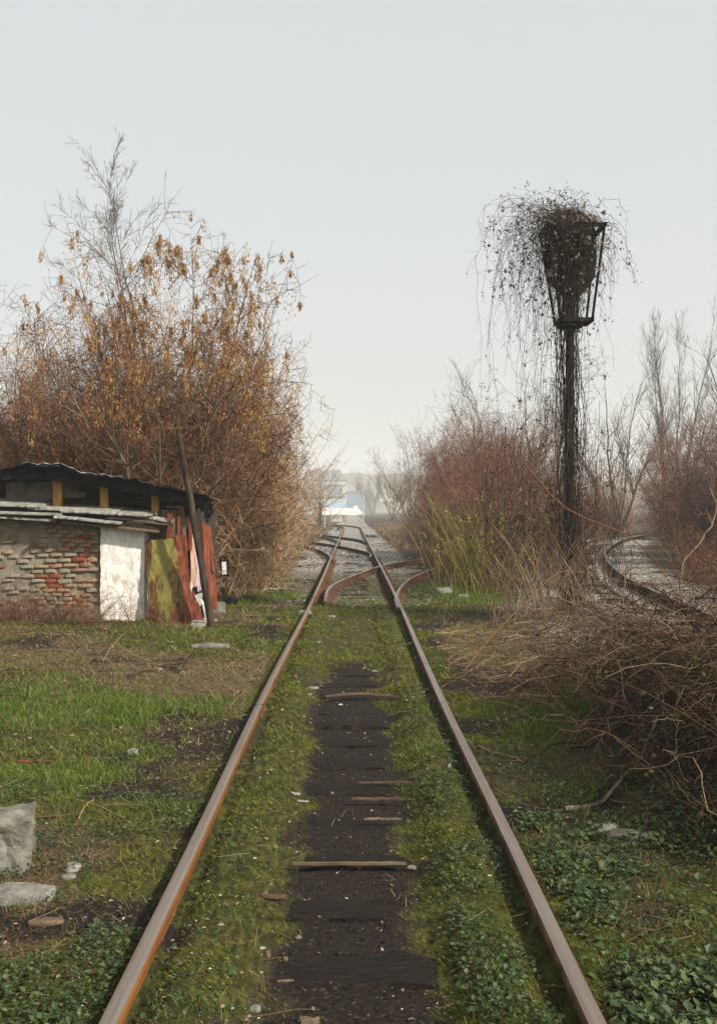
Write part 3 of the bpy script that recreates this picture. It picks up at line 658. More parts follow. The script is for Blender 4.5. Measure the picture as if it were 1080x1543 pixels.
# rubble beside the pole
M['rubble'] = mottled('rubble', [(0.0843, 0.0801, 0.0695), (0.1686, 0.1623, 0.1433), (0.2445, 0.2382, 0.2192)], 12, .95, .8, .01)
for (px, py, w, h, d_, nm, lab, cat, m, tl) in (
    (299, 950, .20, .05, .5, 'board', 'upper pale board lying at the foot of the leaning pole', 'board', 'pale_grey', .15),
    (306, 946, .24, .035, .45, 'board', 'slightly tilted pale board next to the leaning pole', 'board', 'pale_grey', -.3),
    (329, 931, .22, .17, .2, 'stone', 'white block of stone just right of the leaning pole', 'stone', 'rubble', .2),
    (296, 957, .14, .05, .15, 'stone', 'small pale stone in front of the boards by the shed', 'stone', 'rubble', .5),
    (318, 984, .45, .03, .25, 'slab', 'flat pale slab sunk in the moss in front of the shed', 'slab', 'rubble', .1)):
    if 'pale_grey' not in M: M['pale_grey'] = mottled('pale_grey', [(.15, .14, .12), (.26, .245, .215), (.34, .325, .295)], 8, .9, .6, .005, stretch=(4, .5, 1))
    g = gpt(px, py); zz = float(gz(g[0], g[1]))
    link(nm, rough_box((0, 0, h/2-.01), (w, d_, h), (8, 8, 4), .012, px, [M[m]], freq=9), None, (g[0], g[1], zz), (0, 0, tl), label=lab, category=cat)
# switch stand with white plate
g = gpt(337, 915); sw = thing('switch_stand', 'small black switch stand with a white plate beside the thicket', 'switch stand', (g[0], g[1], 0))
M['black_iron'] = mottled('black_iron', [(.004, .004, .0045), (.008, .0075, .0075), (.022, .015, .012)], 9, .75, .5, .004, spec=.15)
link('post', MB().cyl((0, 0, -.05), (.02, 0, .52), .03).box((0, 0, .05), (.34, .2, .1), bev=.02).mesh('post', M['black_iron']), sw)
link('lever', MB().cyl((.05, -.05, .12), (-.22, -.1, .06), .02).box((.16, -.03, .13), (.2, .16, .16), bev=.03, ry=.5).mesh('lever', M['black_iron']), sw)
M['white_paint'] = mottled('white_paint', [(.5, .5, .48), (.74, .74, .72), (.82, .82, .80)], 7, .6, .1)
link('lantern_box', MB().box((.02, 0, .70), (.15, .12, .30), bev=.012, ry=-.05).mesh('lantern_box', M['black_iron']), sw)
link('plate', MB().box((.02, -.066, .70), (.075, .012, .22), ry=-.05).mesh('plate', M['white_paint']), sw)

# ------------------------------------------------------------------ signal mast
SX, SY = at(857, 700, 15)[0], 15.0
sg = thing('signal_mast', 'tall black railway signal with caged head overgrown by dry clematis', 'signal', (SX, SY, 0))
link('mast', MB().cyl((-.02, 0, -.1), (.0, 0, 2.6), .078, .070, 14).cyl((0, 0, 2.6), (.02, 0, 5.1), .070, .060, 14).cyl((0, 0, 4.47), (0, 0, 4.56), .20, .20, 12).cyl((-.02, 0, 0), (-.02, 0, .3), .15, .12, 12).mesh('mast', M['black_iron'], False), sg)
zt, zb = 5.945, 4.56; ct, cb = .43, .26; dt, db_ = .30, .20
def bar(a, b, w=.018): return MB().cyl(a, b, w, n=6)
xo = .05
tops = [(xo-ct, -dt), (xo+ct-.02, -dt), (xo+ct-.02, dt), (xo-ct, dt)]; bots = [(xo-cb+.04, -db_), (xo+cb-.01, -db_), (xo+cb-.01, db_), (xo-cb+.04, db_)]
def ring(name, pts, z, w):
    b_ = MB()
    for i in range(len(pts)):
        a, c = pts[i], pts[(i+1) % len(pts)]
        mid = ((a[0]+c[0])/2, (a[1]+c[1])/2, z); L = math.hypot(c[0]-a[0], c[1]-a[1])
        b_.box(mid, (L+w, w, w*1.25), rz=math.atan2(c[1]-a[1], c[0]-a[0]))
    return link(name, b_.mesh(name, M['black_iron']), sg)
ring('top_frame', tops, zt, .045); ring('bottom_frame', bots, zb, .045)
for a, c in zip(tops, bots): link('cage_bar', bar((*c, zb), (*a, zt), .021).mesh('cage_bar', M['black_iron']), sg)
for fx, yy in ((.08, -1), (-.55, -1), (.40, 1), (-.2, 1)):
    a = (xo+fx*ct, yy*dt, zt); c = (xo+fx*cb*1.1, yy*db_, zb); link('cage_bar', bar(c, a, .020).mesh('cage_bar', M['black_iron']), sg)
link('cage_floor', MB().box((xo+.01, 0, zb+.01), (.42, .34, .02)).mesh('cage_floor', M['black_iron']), sg)
V = []; prof = []
for k in range(17):
    an = math.pi*k/16; prof.append((.385*math.cos(an), 5.87+.40*math.sin(an)))
prof += [(-.405, 5.5), (-.36, 5.25), (-.20, 5.02), (-.08, 4.93), (.12, 4.93), (.24, 5.05), (.37, 5.25), (.395, 5.5)]
n = len(prof); xo2 = .03
V = [(x+xo2, -.02, z) for x, z in prof]+[(x+xo2, .02, z) for x, z in prof]
link('backboard', MB().add(V, [tuple(range(n)), tuple(range(2*n-1, n-1, -1))]+[(k, n+k, n+(k+1) % n, (k+1) % n) for k in range(n)]).mesh('backboard', M['black_iron']), sg, loc=(0, .06, 0))
link('lamp_housing', MB().box((.03, .16, 5.55), (.46, .22, .85), bev=.03).mesh('lamp_housing', M['black_iron']), sg)
link('bracket', MB().box((.03, .0, 4.85), (.11, .11, .55), bev=.01).box((-.06, 0, 4.68), (.12, .16, .16), bev=.01).mesh('bracket', M['black_iron']), sg)
M['lamp_glass'] = mottled('lamp_glass', [(.34, .36, .33), (.46, .48, .44), (.52, .53, .49)], 6, .4, .1)
link('number_plate', MB().box((-.255, .02, 5.30), (.16, .012, .125), bev=.005).mesh('number_plate', M['lamp_glass']), sg, label='pale blank plate on the backboard')
M['red_paint'] = mottled('red_paint', [(.10, .012, .014), (.22, .03, .03), (.3, .06, .05)], 9, .6, .3)
link('rung', MB().box((.115, -.01, 5.0), (.012, .012, .28)).mesh('rung', M['red_paint']), sg)

# ------------------------------------------------------------------ vegetation prototypes (base at the origin)
def dome_keep(P, Rd, R_, zc, hz, rg, lo=.72, hi=1.25):
    e = lambda p: (p[:, 0]**2+p[:, 1]**2)/R_**2+np.maximum(0, (p[:, 2]-zc)/hz)**2
    k = (np.maximum(e(P[:, -1]), e(P[:, P.shape[1]//2])) < lo+(hi-lo)*rg.random(len(P)))&(P[:, -1, 2] > -.05); return P[k], Rd[k]
def dome_stems(P, R_, zc, hz, rg):
    e = ((P[..., 0]**2+P[..., 1]**2)/R_**2+np.maximum(0, (P[..., 2]-zc)/hz)**2).max(1)
    f = np.minimum(1, (.82+.3*rg.random(len(P)))/np.sqrt(np.maximum(e, 1e-6))); return P[:, :1]+(P-P[:, :1])*f[:, None, None]
def make_shrub(seed, h, base_r, n0, spread, arch, per1, per2, m, r0=.009, up=.15, droop=.25, leaves=0, leafmat=None, wig=.22, lk=(.18, .46), rmin=.0036, k2=3, leafsize=(.03, .02)):
    rg = np.random.default_rng(seed)
    a = rg.random(n0)*2*np.pi; q = np.sqrt(rg.random(n0))*base_r
    st = np.stack([np.cos(a)*q, np.sin(a)*q, np.full(n0, -.08)], -1)
    a2 = a+rg.normal(0, .7, n0); s = spread*1.05*rg.random(n0)
    D = unit(np.stack([np.cos(a2)*s, np.sin(a2)*s, np.ones(n0)], -1))
    L = h*(.5+.55*rg.random(n0))
    bend = np.stack([np.cos(a2)*arch, np.sin(a2)*arch, -arch*.8*np.ones(n0)], -1)*rg.random(n0)[:, None]
    P0 = strands(st, D, L*1.3, 8, wig, bend, rg)
    P0 = dome_stems(P0, h*.46, h*.35, h*.75, rg); R0 = (r0*(.6+.8*rg.random(n0)))[:, None]*np.linspace(1, .35, 8)
    P1, R1 = kids(P0, R0, per1, lk[0], lk[1], 1.0, 5, up*.6, .34, .10, 1, .62, rmin*1.1, droop, rg); P1, R1 = dome_keep(P1, R1, h*.47, h*.35, h*.78, rg)
    P2, R2 = kids(P1, R1, per2*2.0, .22, .75, 1.15, 2, 0., .0, .08, 1, .7, rmin*.9, droop, rg); P2, R2 = dome_keep(P2, R2, h*.49, h*.35, h*.80, rg, .9, 1.2)
    out = {'stems': tube_mesh('stems', [(P0, R0)], [M[m]]), 'twigs': tube_mesh('twigs', [(P1, R1), (P2, R2)], [M[m]])}
    if leaves:
        i = rg.integers(0, len(P2), leaves); O = P2[i, -1]
        D = unit(rg.normal(0, 1, (leaves, 3))+np.array([0, 0, -.6])); V, T = quads_at(O, D, rg.normal(0, 1, (leaves, 3)), leafsize[0]*(.6+.9*rg.random(leaves)), leafsize[1]*(.6+.8*rg.random(leaves)))
        out['leaves'] = mesh_np('leaves', V, [T], [M[leafmat]])
    return out
def make_tree(seed, h, r, n0, spread, per, m, lean=(0, 0), arch=.15, base_r=.12, rmin=.0036, lens=((.25, .55), (.3, .6), (.3, .6)), ang=.6, up=.25, droop=.05, seeds=0, wig=.07, tmin=.25, barkm='bark', dome=None):
    rg = np.random.default_rng(seed)
    a = np.arange(n0)*2*np.pi/n0+rg.normal(0, .4, n0)
    st = np.stack([np.cos(a)*base_r, np.sin(a)*base_r, np.full(n0, -.1)], -1); s = spread*(.4+.8*rg.random(n0)); s[0] *= .15
    D = unit(np.stack([np.cos(a)*s+lean[0], np.sin(a)*s+lean[1], np.ones(n0)], -1)); L = h*(.72+.3*rg.random(n0)); L[0] = h
    bend = np.stack([np.cos(a)*arch, np.sin(a)*arch, np.zeros(n0)], -1)
    P0 = strands(st, D, L, 12, wig, bend, rg)
    if dome: P0 = dome_stems(P0, dome[0]*.80, dome[1], dome[2]*.86, rg)
    R0 = (r*(.65+.4*rg.random(n0)))[:, None]*np.linspace(1, .08, 12)
    P1, R1 = kids(P0, R0, per[0], *lens[0], ang, 8, up, .12, tmin, .98, .55, rmin*1.6, droop, rg, .25)
    if dome: P1, R1 = dome_keep(P1, R1, *dome, rg)
    P2, R2 = kids(P1, R1, per[1], *lens[1], ang*1.1, 5, up*.7, .15, .15, 1, .6, rmin*1.2, droop, rg, .4)
    if dome: P2, R2 = dome_keep(P2, R2, *dome, rg)
    P3, R3 = kids(P2, R2, per[2], *lens[2], ang*1.1, 3, up*.5, .2, .1, 1, .65, rmin, droop, rg, .5)
    if dome: P3, R3 = dome_keep(P3, R3, *dome, rg)
    out = {'trunk': tube_mesh('trunk', [(P0, R0, 7)], [M[barkm]]), 'branches': tube_mesh('branches', [(P1, R1, 4)], [M[barkm]]), 'crown': tube_mesh('crown', [(P2, R2), (P3, R3)], [M[m]])}
    if seeds:
        c = P2[rg.integers(0, len(P2), seeds*3), -1]; keep = (c[:, 2] > h*(.30+.25*rg.random(len(c))))&(np.hypot(c[:, 0], c[:, 1]) < 2.7*np.sqrt(rg.random(len(c))+.15)); c = c[keep][:seeds]
        w = .3+1.5*rg.random(len(c))**2; nn = 34; O = np.repeat(c, nn, 0)
        O = O+rg.normal(0, 1, O.shape)*np.array([.038, .038, .02])*np.repeat(w, nn)[:, None]; O[:, 2] -= rg.random(len(O))*.24*np.repeat(w, nn)
        D = unit(rg.normal(0, .35, O.shape)+np.array([0, 0, -1])); V, T = quads_at(O, D, rg.normal(0, 1, O.shape), .052*(.7+.5*rg.random(len(O))), .019*(.7+.5*rg.random(len(O))))
        out['seed_clusters'] = mesh_np('seed_clusters', V, [T], [M['seed']])
    return out
def plant(proto, name, label, cat, group, x, y, s=1., rz=0., sz=None, z=None):
    t = thing(name, label, cat, (x, y, float(gz(x, y))-.03 if z is None else z), (0, 0, rz), group); t.scale = (s, s, s if sz is None else sz)
    for k, me in proto.items(): link(k, me, t)
    return t

tanA = make_shrub(101, 4.0, .95, 85, .55, .35, 13, 4.6, 'tan_twig', leaves=900, leafmat='dead_leaf')
tanB = make_shrub(102, 4.0, 1.0, 95, .45, .50, 12, 4.6, 'tan_twig', leaves=700, leafmat='dead_leaf', droop=.45)
redA = make_shrub(103, 4.6, .9, 80, .45, .25, 13, 5.0, 'red_twig', leaves=2600, leafmat='dead_leaf', up=.3)
redB = make_shrub(104, 4.4, 1.0, 80, .55, .35, 13, 4.6, 'red_twig', leaves=1500, leafmat='dead_leaf', droop=.35)
purA = make_shrub(105, 4.2, .9, 90, .55, .30, 13, 4.8, 'purple_twig', leaves=1500, leafmat='dark_leaf', up=.2)
purB = make_shrub(106, 4.2, 1.0, 85, .50, .40, 13, 4.6, 'purple_twig', leaves=1200, leafmat='dead_leaf', droop=.3)
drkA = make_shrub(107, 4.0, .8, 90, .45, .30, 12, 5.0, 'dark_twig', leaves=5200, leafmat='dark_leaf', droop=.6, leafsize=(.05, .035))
lowA = make_shrub(108, 1.3, .55, 90, .7, .5, 7, 2.5, 'red_twig', r0=.005, leaves=400, leafmat='dead_leaf')
GL, GR = 'shrubs of the left thicket', 'shrubs of the right thicket'
G = [
 (redA, 'shrub', 'reddish brown shrub rising directly behind the middle of the shed', GL, -4.55, 18.7, 1.18, .3),
 (tanB, 'shrub', 'tan shrub behind the right end of the shed roof', GL, -3.25, 18.5, 1.10, 1.1),
 (redA, 'shrub', 'red brown shrub behind the left end of the shed', GL, -5.75, 18.6, 1.10, 2.2),
 (redB, 'shrub', 'tallest red brown shrub in the second row behind the shed', GL, -4.10, 20.8, 1.45, 4.0),
 (redA, 'shrub', 'red brown shrub at the back left above the shed', GL, -5.90, 21.2, 1.33, 5.0),
 (tanA, 'shrub', 'broad tan shrub at the centre back behind the seed laden tree', GL, -3.00, 20.9, 1.45, 2.6),
 (redA, 'shrub', 'red brown shrub filling the gap above the shed roof', GL, -3.90, 19.6, 1.42, 3.4),
 (redB, 'shrub', 'red brown shrub at the far left behind the vine mass', GL, -7.00, 21.0, 1.51, 1.4),
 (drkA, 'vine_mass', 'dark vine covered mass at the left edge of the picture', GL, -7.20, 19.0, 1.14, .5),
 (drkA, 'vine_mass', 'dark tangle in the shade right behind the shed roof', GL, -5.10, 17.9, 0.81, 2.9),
 (tanA, 'shrub', 'tan shrub nearest the switch stand', GL, -2.95, 19.6, 1.07, .7),
 (tanB, 'shrub', 'arching tan shrub second from the switch stand along the track', GL, -3.20, 22.6, 1.16, 1.9),
 (tanA, 'shrub', 'tan shrub third along the left side of the track', GL, -3.70, 25.6, 1.22, 3.1),
 (tanB, 'shrub', 'tan shrub beside the nearer left branching rails', GL, -3.90, 29.0, 1.25, 4.4),
 (tanA, 'shrub', 'taller tan shrub where the left thicket starts to fade', GL, -4.85, 33.5, 1.32, 5.4),
 (drkA, 'vine_mass', 'dark vine draped column at the right end of the left thicket', GL, -4.45, 38.5, 1.42, 1.0),
 (tanB, 'shrub', 'hazy tan shrub behind the dark vine column', GL, -6.90, 47.0, 1.33, .2),
 (tanA, 'shrub', 'farthest hazy shrub on the left before the bend', GL, -8.70, 62.0, 1.28, 2.0),
 (tanB, 'shrub', 'tan shrub in the back row behind the switch stand', GL, -5.30, 24.5, 1.45, 3.6),
 (tanA, 'shrub', 'tan shrub in the back row of the left thicket', GL, -6.30, 30.5, 1.39, 4.9),
 (purB, 'shrub', 'low purple brown shrub nearest the turnout on the right', GR, 3.75, 25.3, 0.90, .4),
 (purA, 'shrub', 'purple brown shrub left of the green shoots', GR, 3.90, 29.0, 1.10, 1.2),
 (purB, 'shrub', 'purple brown shrub behind the curved turnout rail', GR, 3.75, 33.5, 1.25, 2.4),
 (purA, 'shrub', 'dark purple shrub leaning over the gravel on the right', GR, 4.55, 38.5, 1.29, 3.3),
 (purB, 'shrub', 'hazy purple shrub farther along the right side', GR, 5.65, 46.0, 1.40, 4.1),
 (purA, 'shrub', 'hazy shrub at the far end of the right thicket', GR, 7.25, 58.0, 1.46, 5.2),
 (purB, 'shrub', 'purple brown shrub just left of the signal mast', GR, 3.60, 21.6, 0.99, 5.9),
 (purA, 'shrub', 'tall purple shrub in the back row left of the signal', GR, 5.05, 34.5, 1.37, .9),
 (drkA, 'shrub', 'dark shrub at the right edge beyond the siding', GR, 11.90, 31.5, 1.12, 3.0),
 (purA, 'shrub', 'dull purple shrub at the right edge behind the dark one', GR, 13.40, 37.0, 1.46, 1.7),
 (purB, 'shrub', 'grey brown shrub where the siding bends away', GR, 15.40, 45.0, 1.46, .6),
 (purA, 'shrub', 'hazy shrub right of the bare tree group beyond the siding', GR, 19.60, 58.0, 1.68, 2.8),
 (purB, 'shrub', 'hazy brown shrub seen just right of the mast', GR, 14.20, 61.0, 1.51, 4.5),
 (tanB, 'shrub', 'hazy tan shrub closing the view at the end of the siding', GR, 19.00, 75.0, 1.68, 1.3),
 (purA, 'shrub', 'distant shrub between mast and bare tree group', GR, 12.00, 74.0, 1.57, 5.5),
 (lowA, 'shrub', 'brown scrub at the right edge beyond the siding rail', GR, 8.9, 23.5, 1.7, .5),
 (lowA, 'shrub', 'brown scrub on the outer side of the siding bend', GR, 10.6, 29.5, 1.8, 2.5),
 (lowA, 'shrub', 'dull scrub farther round the siding bend', GR, 12.4, 34.5, 1.9, 4.5),
 (lowA, 'shrub', 'low scrub at the lower right edge beside the siding gravel', GR, 7.5, 18.5, 1.2, 1.5),
 (lowA, 'shrub', 'low russet clump at the foot of the right thicket', GR, 2.75, 27.6, 1.0, .1),
 (lowA, 'shrub', 'russet clump overhanging the short turnout rail', GR, 3.0, 23.2, .9, 2.1),
 (lowA, 'shrub', 'russet clump farther along the right gravel', GR, 3.45, 32.5, 1.2, 3.9),
 (lowA, 'shrub', 'low russet clump at the edge of the left thicket', GL, -3.05, 25.2, .8, .8),
 (lowA, 'shrub', 'low dark clump right of the switch stand', GL, -2.0, 21.6, .62, 1.8),
]
for p, nm, lab, gr, x, y, s, rz in G: plant(p, nm, lab, 'shrub' if nm == 'shrub' else 'vines', gr, x, y, s, rz)

elder = make_tree(201, 7.2, .052, 16, .62, (17, 11, 3.4), 'red_twig', arch=.06, dome=(2.75, 3.3, 3.9), ang=.9, wig=.13, seeds=820, lens=((.25, .5), (.3, .6), (.3, .6)), droop=.12, up=.06)
plant(elder, 'box_elder_tree', 'tree hung with golden seed clusters behind the shed', 'tree', None, -3.3, 17.75, 1.08, .4, 1.33)
lean = make_tree(202, 9.2, .05, 3, .10, (22, 11, 3.0), 'grey_twig', lean=(-.20, 0), arch=.01, lens=((.10, .3), (.25, .5), (.3, .6)), up=.1, droop=.0, tmin=.4)
plant(lean, 'bare_tree', 'tall feathery bare tree leaning left above the seed laden tree', 'tree', None, -3.6, 20.6, .98, 0)
bare = make_tree(203, 7.8, .055, 8, .5, (14, 10, 2.8), 'grey_twig', dome=(2.8, 4.4, 4.2), lens=((.28, .6), (.3, .6), (.3, .6)), up=.12, droop=.12, ang=.7)
plant(bare, 'bare_tree', 'bare grey tree spreading towards the track above the left thicket', 'tree', None, -3.3, 24.0, 1., 1.0)
bush2 = make_tree(204, 6.2, .045, 10, .55, (13, 10, 3.2), 'tan_twig', dome=(2.5, 3.6, 3.6), lens=((.25, .55), (.3, .6), (.3, .6)), up=.25, droop=0)
plant(bush2, 'bare_tree', 'bare multi stemmed tree at the upper left edge', 'tree', None, -5.8, 20.3, 1.02, .4, 1.2)
plant(bush2, 'bare_tree', 'bare twiggy tree rising behind the seed laden tree on its right', 'tree', None, -3.0, 21.0, 1.0, 3.0, 1.3)
popl = make_tree(205, 17.5, .13, 5, .16, (20, 8, 2.2), 'grey_twig', lens=((.16, .36), (.3, .6), (.3, .6)), ang=.42, up=.5, arch=.05, rmin=.007, droop=0, tmin=.2)
plant(popl, 'poplar_tree', 'tall hazy bare poplar at the upper right', 'tree', None, 26.2, 82.0, 1., 0)
wide = make_tree(206, 10.5, .11, 6, .38, (12, 8, 2.4), 'grey_twig', rmin=.006, ang=.6, up=.3, droop=0)
for x, y, s, rz, lab in ((18.6, 70, 1.12, .2, 'bare tree group left of the poplar'), (22.5, 68, .95, 2.2, 'bare tree between the poplar and its left neighbour'), (30, 74, 1.15, 4, 'bare tree at the right edge beside the poplar'),
        (16.2, 38, .80, 1.0, 'bare tree rising from the dark shrubs at the right edge'), (8.0, 66, .92, 2.0, 'hazy bare tree closest to the track on the right'), (8.0, 55, .86, 3.3, 'bare tree rising from the right thicket'), (11, 62, .82, 5.0, 'bare tree behind the right thicket, nearest the signal'),
        (-5.0, 140, .7, .6, 'pale thin bare tree standing in the haze left of the far hall'), (13, 118, .9, 4.4, 'hazy leaning bare tree right of the far hall'), (13, 135, 1.0, 1.4, 'distant hazy tree behind the right thicket'), (5.6, 92, .8, 3.9, 'hazy bare tree leaning in from the right just before the bend'), (6.4, 160, 1.0, 2.7, 'misty bare tree right beside the white shelter'), (-9.5, 105, 1.0, 5.1, 'misty bare tree behind the end of the left thicket')):
    plant(wide, 'bare_tree', lab, 'tree', None, x, y, s, rz)
# yellow-green shoots
def shoots(seed, n, h, base, m, leaves, lm, spread=.35):
    rg = np.random.default_rng(seed); st = np.stack([rg.normal(0, base, n), rg.normal(0, base*.7, n), np.full(n, -.05)], -1)
    a = rg.random(n)*2*np.pi; s = spread*rg.random(n); D = unit(np.stack([np.cos(a)*s, np.sin(a)*s, np.ones(n)], -1)); L = h*(.5+.55*rg.random(n))
    P = strands(st, D, L, 8, .07, np.stack([np.cos(a)*.25, np.sin(a)*.25, -.12*np.ones(n)], -1), rg); Rr = (.0065*(.6+.6*rg.random(n)))[:, None]*np.linspace(1, .4, 8)
    P1, R1 = kids(P, Rr, 4, .1, .3, .5, 4, .2, .1, .3, 1, .6, .0028, .1, rg)
    o = {'stems': tube_mesh('stems', [(P, Rr)], [M[m]]), 'twigs': tube_mesh('twigs', [(P1, R1)], [M[m]])}
    if leaves:
        cl_ = rg.integers(0, len(P1), max(3, leaves//14)); i = cl_[rg.integers(0, len(cl_), leaves)]; O = P1[i, -1]+rg.normal(0, .07, (leaves, 3))
        V, T = quads_at(O, unit(rg.normal(0, 1, (leaves, 3))), rg.normal(0, 1, (leaves, 3)), np.full(leaves, .055), np.full(leaves, .035)); o['leaves'] = mesh_np('leaves', V, [T], [M[lm]])
    return o
sh1 = shoots(301, 130, 2.7, .45, 'green_shoot', 260, 'lime_leaf')
plant(sh1, 'willow_shoots', 'clump of thin yellow green shoots in front of the right thicket', 'shrub', None, 2.5, 19.9, .95, 0)
sh2 = shoots(302, 40, 2.2, .25, 'red_twig', 320, 'lime_leaf')
plant(sh2, 'leafy_shrub', 'small shrub still holding yellow green leaves near the mast', 'shrub', None, 3.35, 19.4, 1., 0)
sh3 = shoots(303, 170, 2.0, .55, 'straw_twig', 0, None, .5)
plant(sh3, 'cane_clump', 'clump of dry orange canes around the foot of the signal', 'shrub', None, 2.75, 14.4, .85, 0)

# ------------------------------------------------------------------ clematis on the signal
def clematis():
    rg = np.random.default_rng(403); n = 290
    ck = rg.integers(0, 26, n); ca_ = np.where(rg.random(26) < .42, rg.normal(np.pi, .75, 26), rg.random(26)*2*np.pi); cl0 = rg.random(26); cd0 = rg.random(26)
    a = ca_[ck]+rg.normal(0, .18, n); top = np.array([SX+.02, SY, 5.95])
    st = top+np.stack([rg.normal(0, .24, n), rg.normal(0, .20, n), rg.normal(.05, .22, n)], -1); st[:, 2] = np.minimum(st[:, 2], 6.10)
    out = np.stack([np.cos(a)*.62-.20, np.sin(a)*.5, np.where(np.cos(a) < 0, .14, .10)+.25*rg.random(n)], -1); L = (.2+.95*cl0[ck]**1.2*(.6+.6*rg.random(n)))*np.where(np.cos(a) < 0, 1.35, .85)
    K = 14; t = np.linspace(0, 1, K); drop = (.3+3.2*cd0[ck]**1.2*(.35+.8*rg.random(n))*np.where(np.cos(a) > .3, .55, 1.15))
    P = st[:, None]+out[:, None]*(L[:, None]*np.minimum(1, t*2.2)[None]**.8)[..., None]
    P[..., 2] -= drop[:, None]*np.clip(t-.16, 0, 1)[None]**1.35*1.3
    w = np.cumsum(rg.normal(0, 1, (n, K, 3)), 1); P = P+w*.055; P[..., 2] = np.maximum(P[..., 2], .2)
    R0 = np.full((n, K), .0026)*np.linspace(1.2, .7, K)
    # stems climbing the mast, and the curtain that reaches down to the shrubs on its left
    m_ = 34; zz = np.linspace(.1, 5.6, K); ph = rg.random(m_)*6.28
    rr = (.09+.14*rg.random(m_))
    Pm = np.stack([SX+np.cos(ph[:, None]+zz*1.1)*rr[:, None]+rg.normal(0, .03, (m_, K)), SY+np.sin(ph[:, None]+zz*1.1)*rr[:, None], np.tile(zz, (m_, 1))], -1)
    Rm = np.full((m_, K), .006)
    c_ = 170; xs = SX-.08-1.25*(np.round(rg.random(c_)*7)/7+rg.normal(0, .05, c_)).clip(0, 1.1)**1.2; z1 = 1.2+3.4*rg.random(c_)*(1-.45*(SX-xs)/1.2); z0 = .4+.8*rg.random(c_)
    tt = np.linspace(0, 1, K); Pc = np.stack([np.tile(xs[:, None], (1, K)), np.tile((SY+rg.normal(0, .35, c_))[:, None], (1, K)), z0[:, None]*(1-tt)+z1[:, None]*tt], -1)+np.cumsum(rg.normal(0, 1, (c_, K, 3)), 1)*.045
    Rc = np.full((c_, K), .0028)
    d_ = 70; xs = SX+.05+.75*rg.random(d_)**1.2; z1 = 1.2+3.0*rg.random(d_)*(1-.5*(xs-SX)/.8)
    Pd = np.stack([np.tile(xs[:, None], (1, K)), np.tile((SY+rg.normal(0, .35, d_))[:, None], (1, K)), .4*(1-tt)+z1[:, None]*tt], -1)+np.cumsum(rg.normal(0, 1, (d_, K, 3)), 1)*.045
    allP = np.concatenate([P, Pm, Pc, Pd]); allR = np.concatenate([R0, Rm, Rc, np.full((d_, K), .0034)])
    P1, R1 = kids(allP, allR, 11, .04, .14, 1.0, 4, -.05, .35, .03, 1, .7, .0020, .5, rg)
    t_ = thing('clematis_vine', 'dry clematis with fluffy seed heads draped over the signal', 'vine', (0, 0, 0))
    link('stems', tube_mesh('stems', [(allP, allR)], [M['dark_twig']]), t_); link('twigs', tube_mesh('twigs', [(P1, R1)], [M['dark_twig']]), t_)
    nl = 7000; i0_ = rg.integers(0, len(P1), 420); i = np.where(rg.random(nl) < .55, i0_[rg.integers(0, 420, nl)], rg.integers(0, len(P1), nl)); O = P1[i, -1]+rg.normal(0, .022, (nl, 3))
    V, T = quads_at(O, unit(rg.normal(0, 1, (nl, 3))), rg.normal(0, 1, (nl, 3)), .03*(.4+1.1*rg.random(nl)), .022*(.4+1.1*rg.random(nl))); link('leaves', mesh_np('leaves', V, [T], [M['dark_leaf']]), t_)
    # fluffy heads: little balls of fine plumes, thick near the top of the signal
    pt = P1[rg.integers(0, len(P1), 2600), -1]; wgt = np.clip((pt[:, 2]-1.0)/5, .04, 1)**1.3; pt = pt[rg.random(len(pt)) < wgt*.42]
    cr_ = np.stack([SX+rg.normal(-.02, .26, 85), SY-.15+rg.normal(0, .18, 85), 6.05+rg.normal(0, .11, 85)], -1)
    fr_ = np.stack([SX+.02+rg.uniform(-.38, .38, 24), np.full(24, SY-.30)+rg.normal(0, .05, 24), rg.uniform(4.9, 6.0, 24)], -1)
    pt = np.concatenate([pt, cr_, fr_]); sz = .011+.022*rg.random(len(pt)); sz[-109:] = .014+.036*rg.random(109)**1.5
    nn = 26; O = np.repeat(pt, nn, 0); D = unit(rg.normal(0, 1, O.shape)); r_ = np.repeat(sz, nn)*(.7+.5*rg.random(len(O)))
    V, T = quads_at(O, D, rg.normal(0, 1, O.shape), r_, r_*.55); link('seed_heads', mesh_np('seed_heads', V, [T], [M['fluff']]), t_)
clematis()

# ------------------------------------------------------------------ brambles on the bank, cut branches, loose canes
def canes(seed, st, az, el, L, bendz, r, K=8, wig=.12, per=3, m='bramble_twig', kl=(.15, .45)):
    rg = np.random.default_rng(seed); n = len(st)
    D = np.stack([np.cos(az)*np.cos(el), np.sin(az)*np.cos(el), np.sin(el)], -1); bend = np.zeros((n, 3)); bend[:, 2] = -bendz; bend[:, :2] += rg.normal(0, .15, (n, 2))
    P = strands(st, D, L, K, wig, bend, rg); g = gz(P[..., 0], P[..., 1]); P[..., 2] = np.maximum(P[..., 2], g+.006)
    Rr = r[:, None]*np.linspace(1, .45, K)[None]; lst = [(P, Rr)]
    if per:
        P1, R1 = kids(P, Rr, per, *kl, .8, 4, 0, .2, .1, 1, .6, .0013, .3, rg); P1[..., 2] = np.maximum(P1[..., 2], gz(P1[..., 0], P1[..., 1])+.004); lst.append((P1, R1))
    return lst
def on_bank(n, rg, y0, y1, x1=4.2, lo=.0):
    out = []
    while sum(len(o) for o in out) < n:
        y = 1/(1/y1+(1/y0-1/y1)*rg.random(4000)); x = .9+(x1-.9)*rg.random(4000)
        b = bank(x, y); k = (b > .04+.10*rg.random(4000)+lo)&(x < .42*y+.5); out.append(np.stack([x[k], y[k]], -1))
    p = np.concatenate(out)[:n]; return np.stack([p[:, 0], p[:, 1], gz(p[:, 0], p[:, 1])], -1)
rg = np.random.default_rng(501)
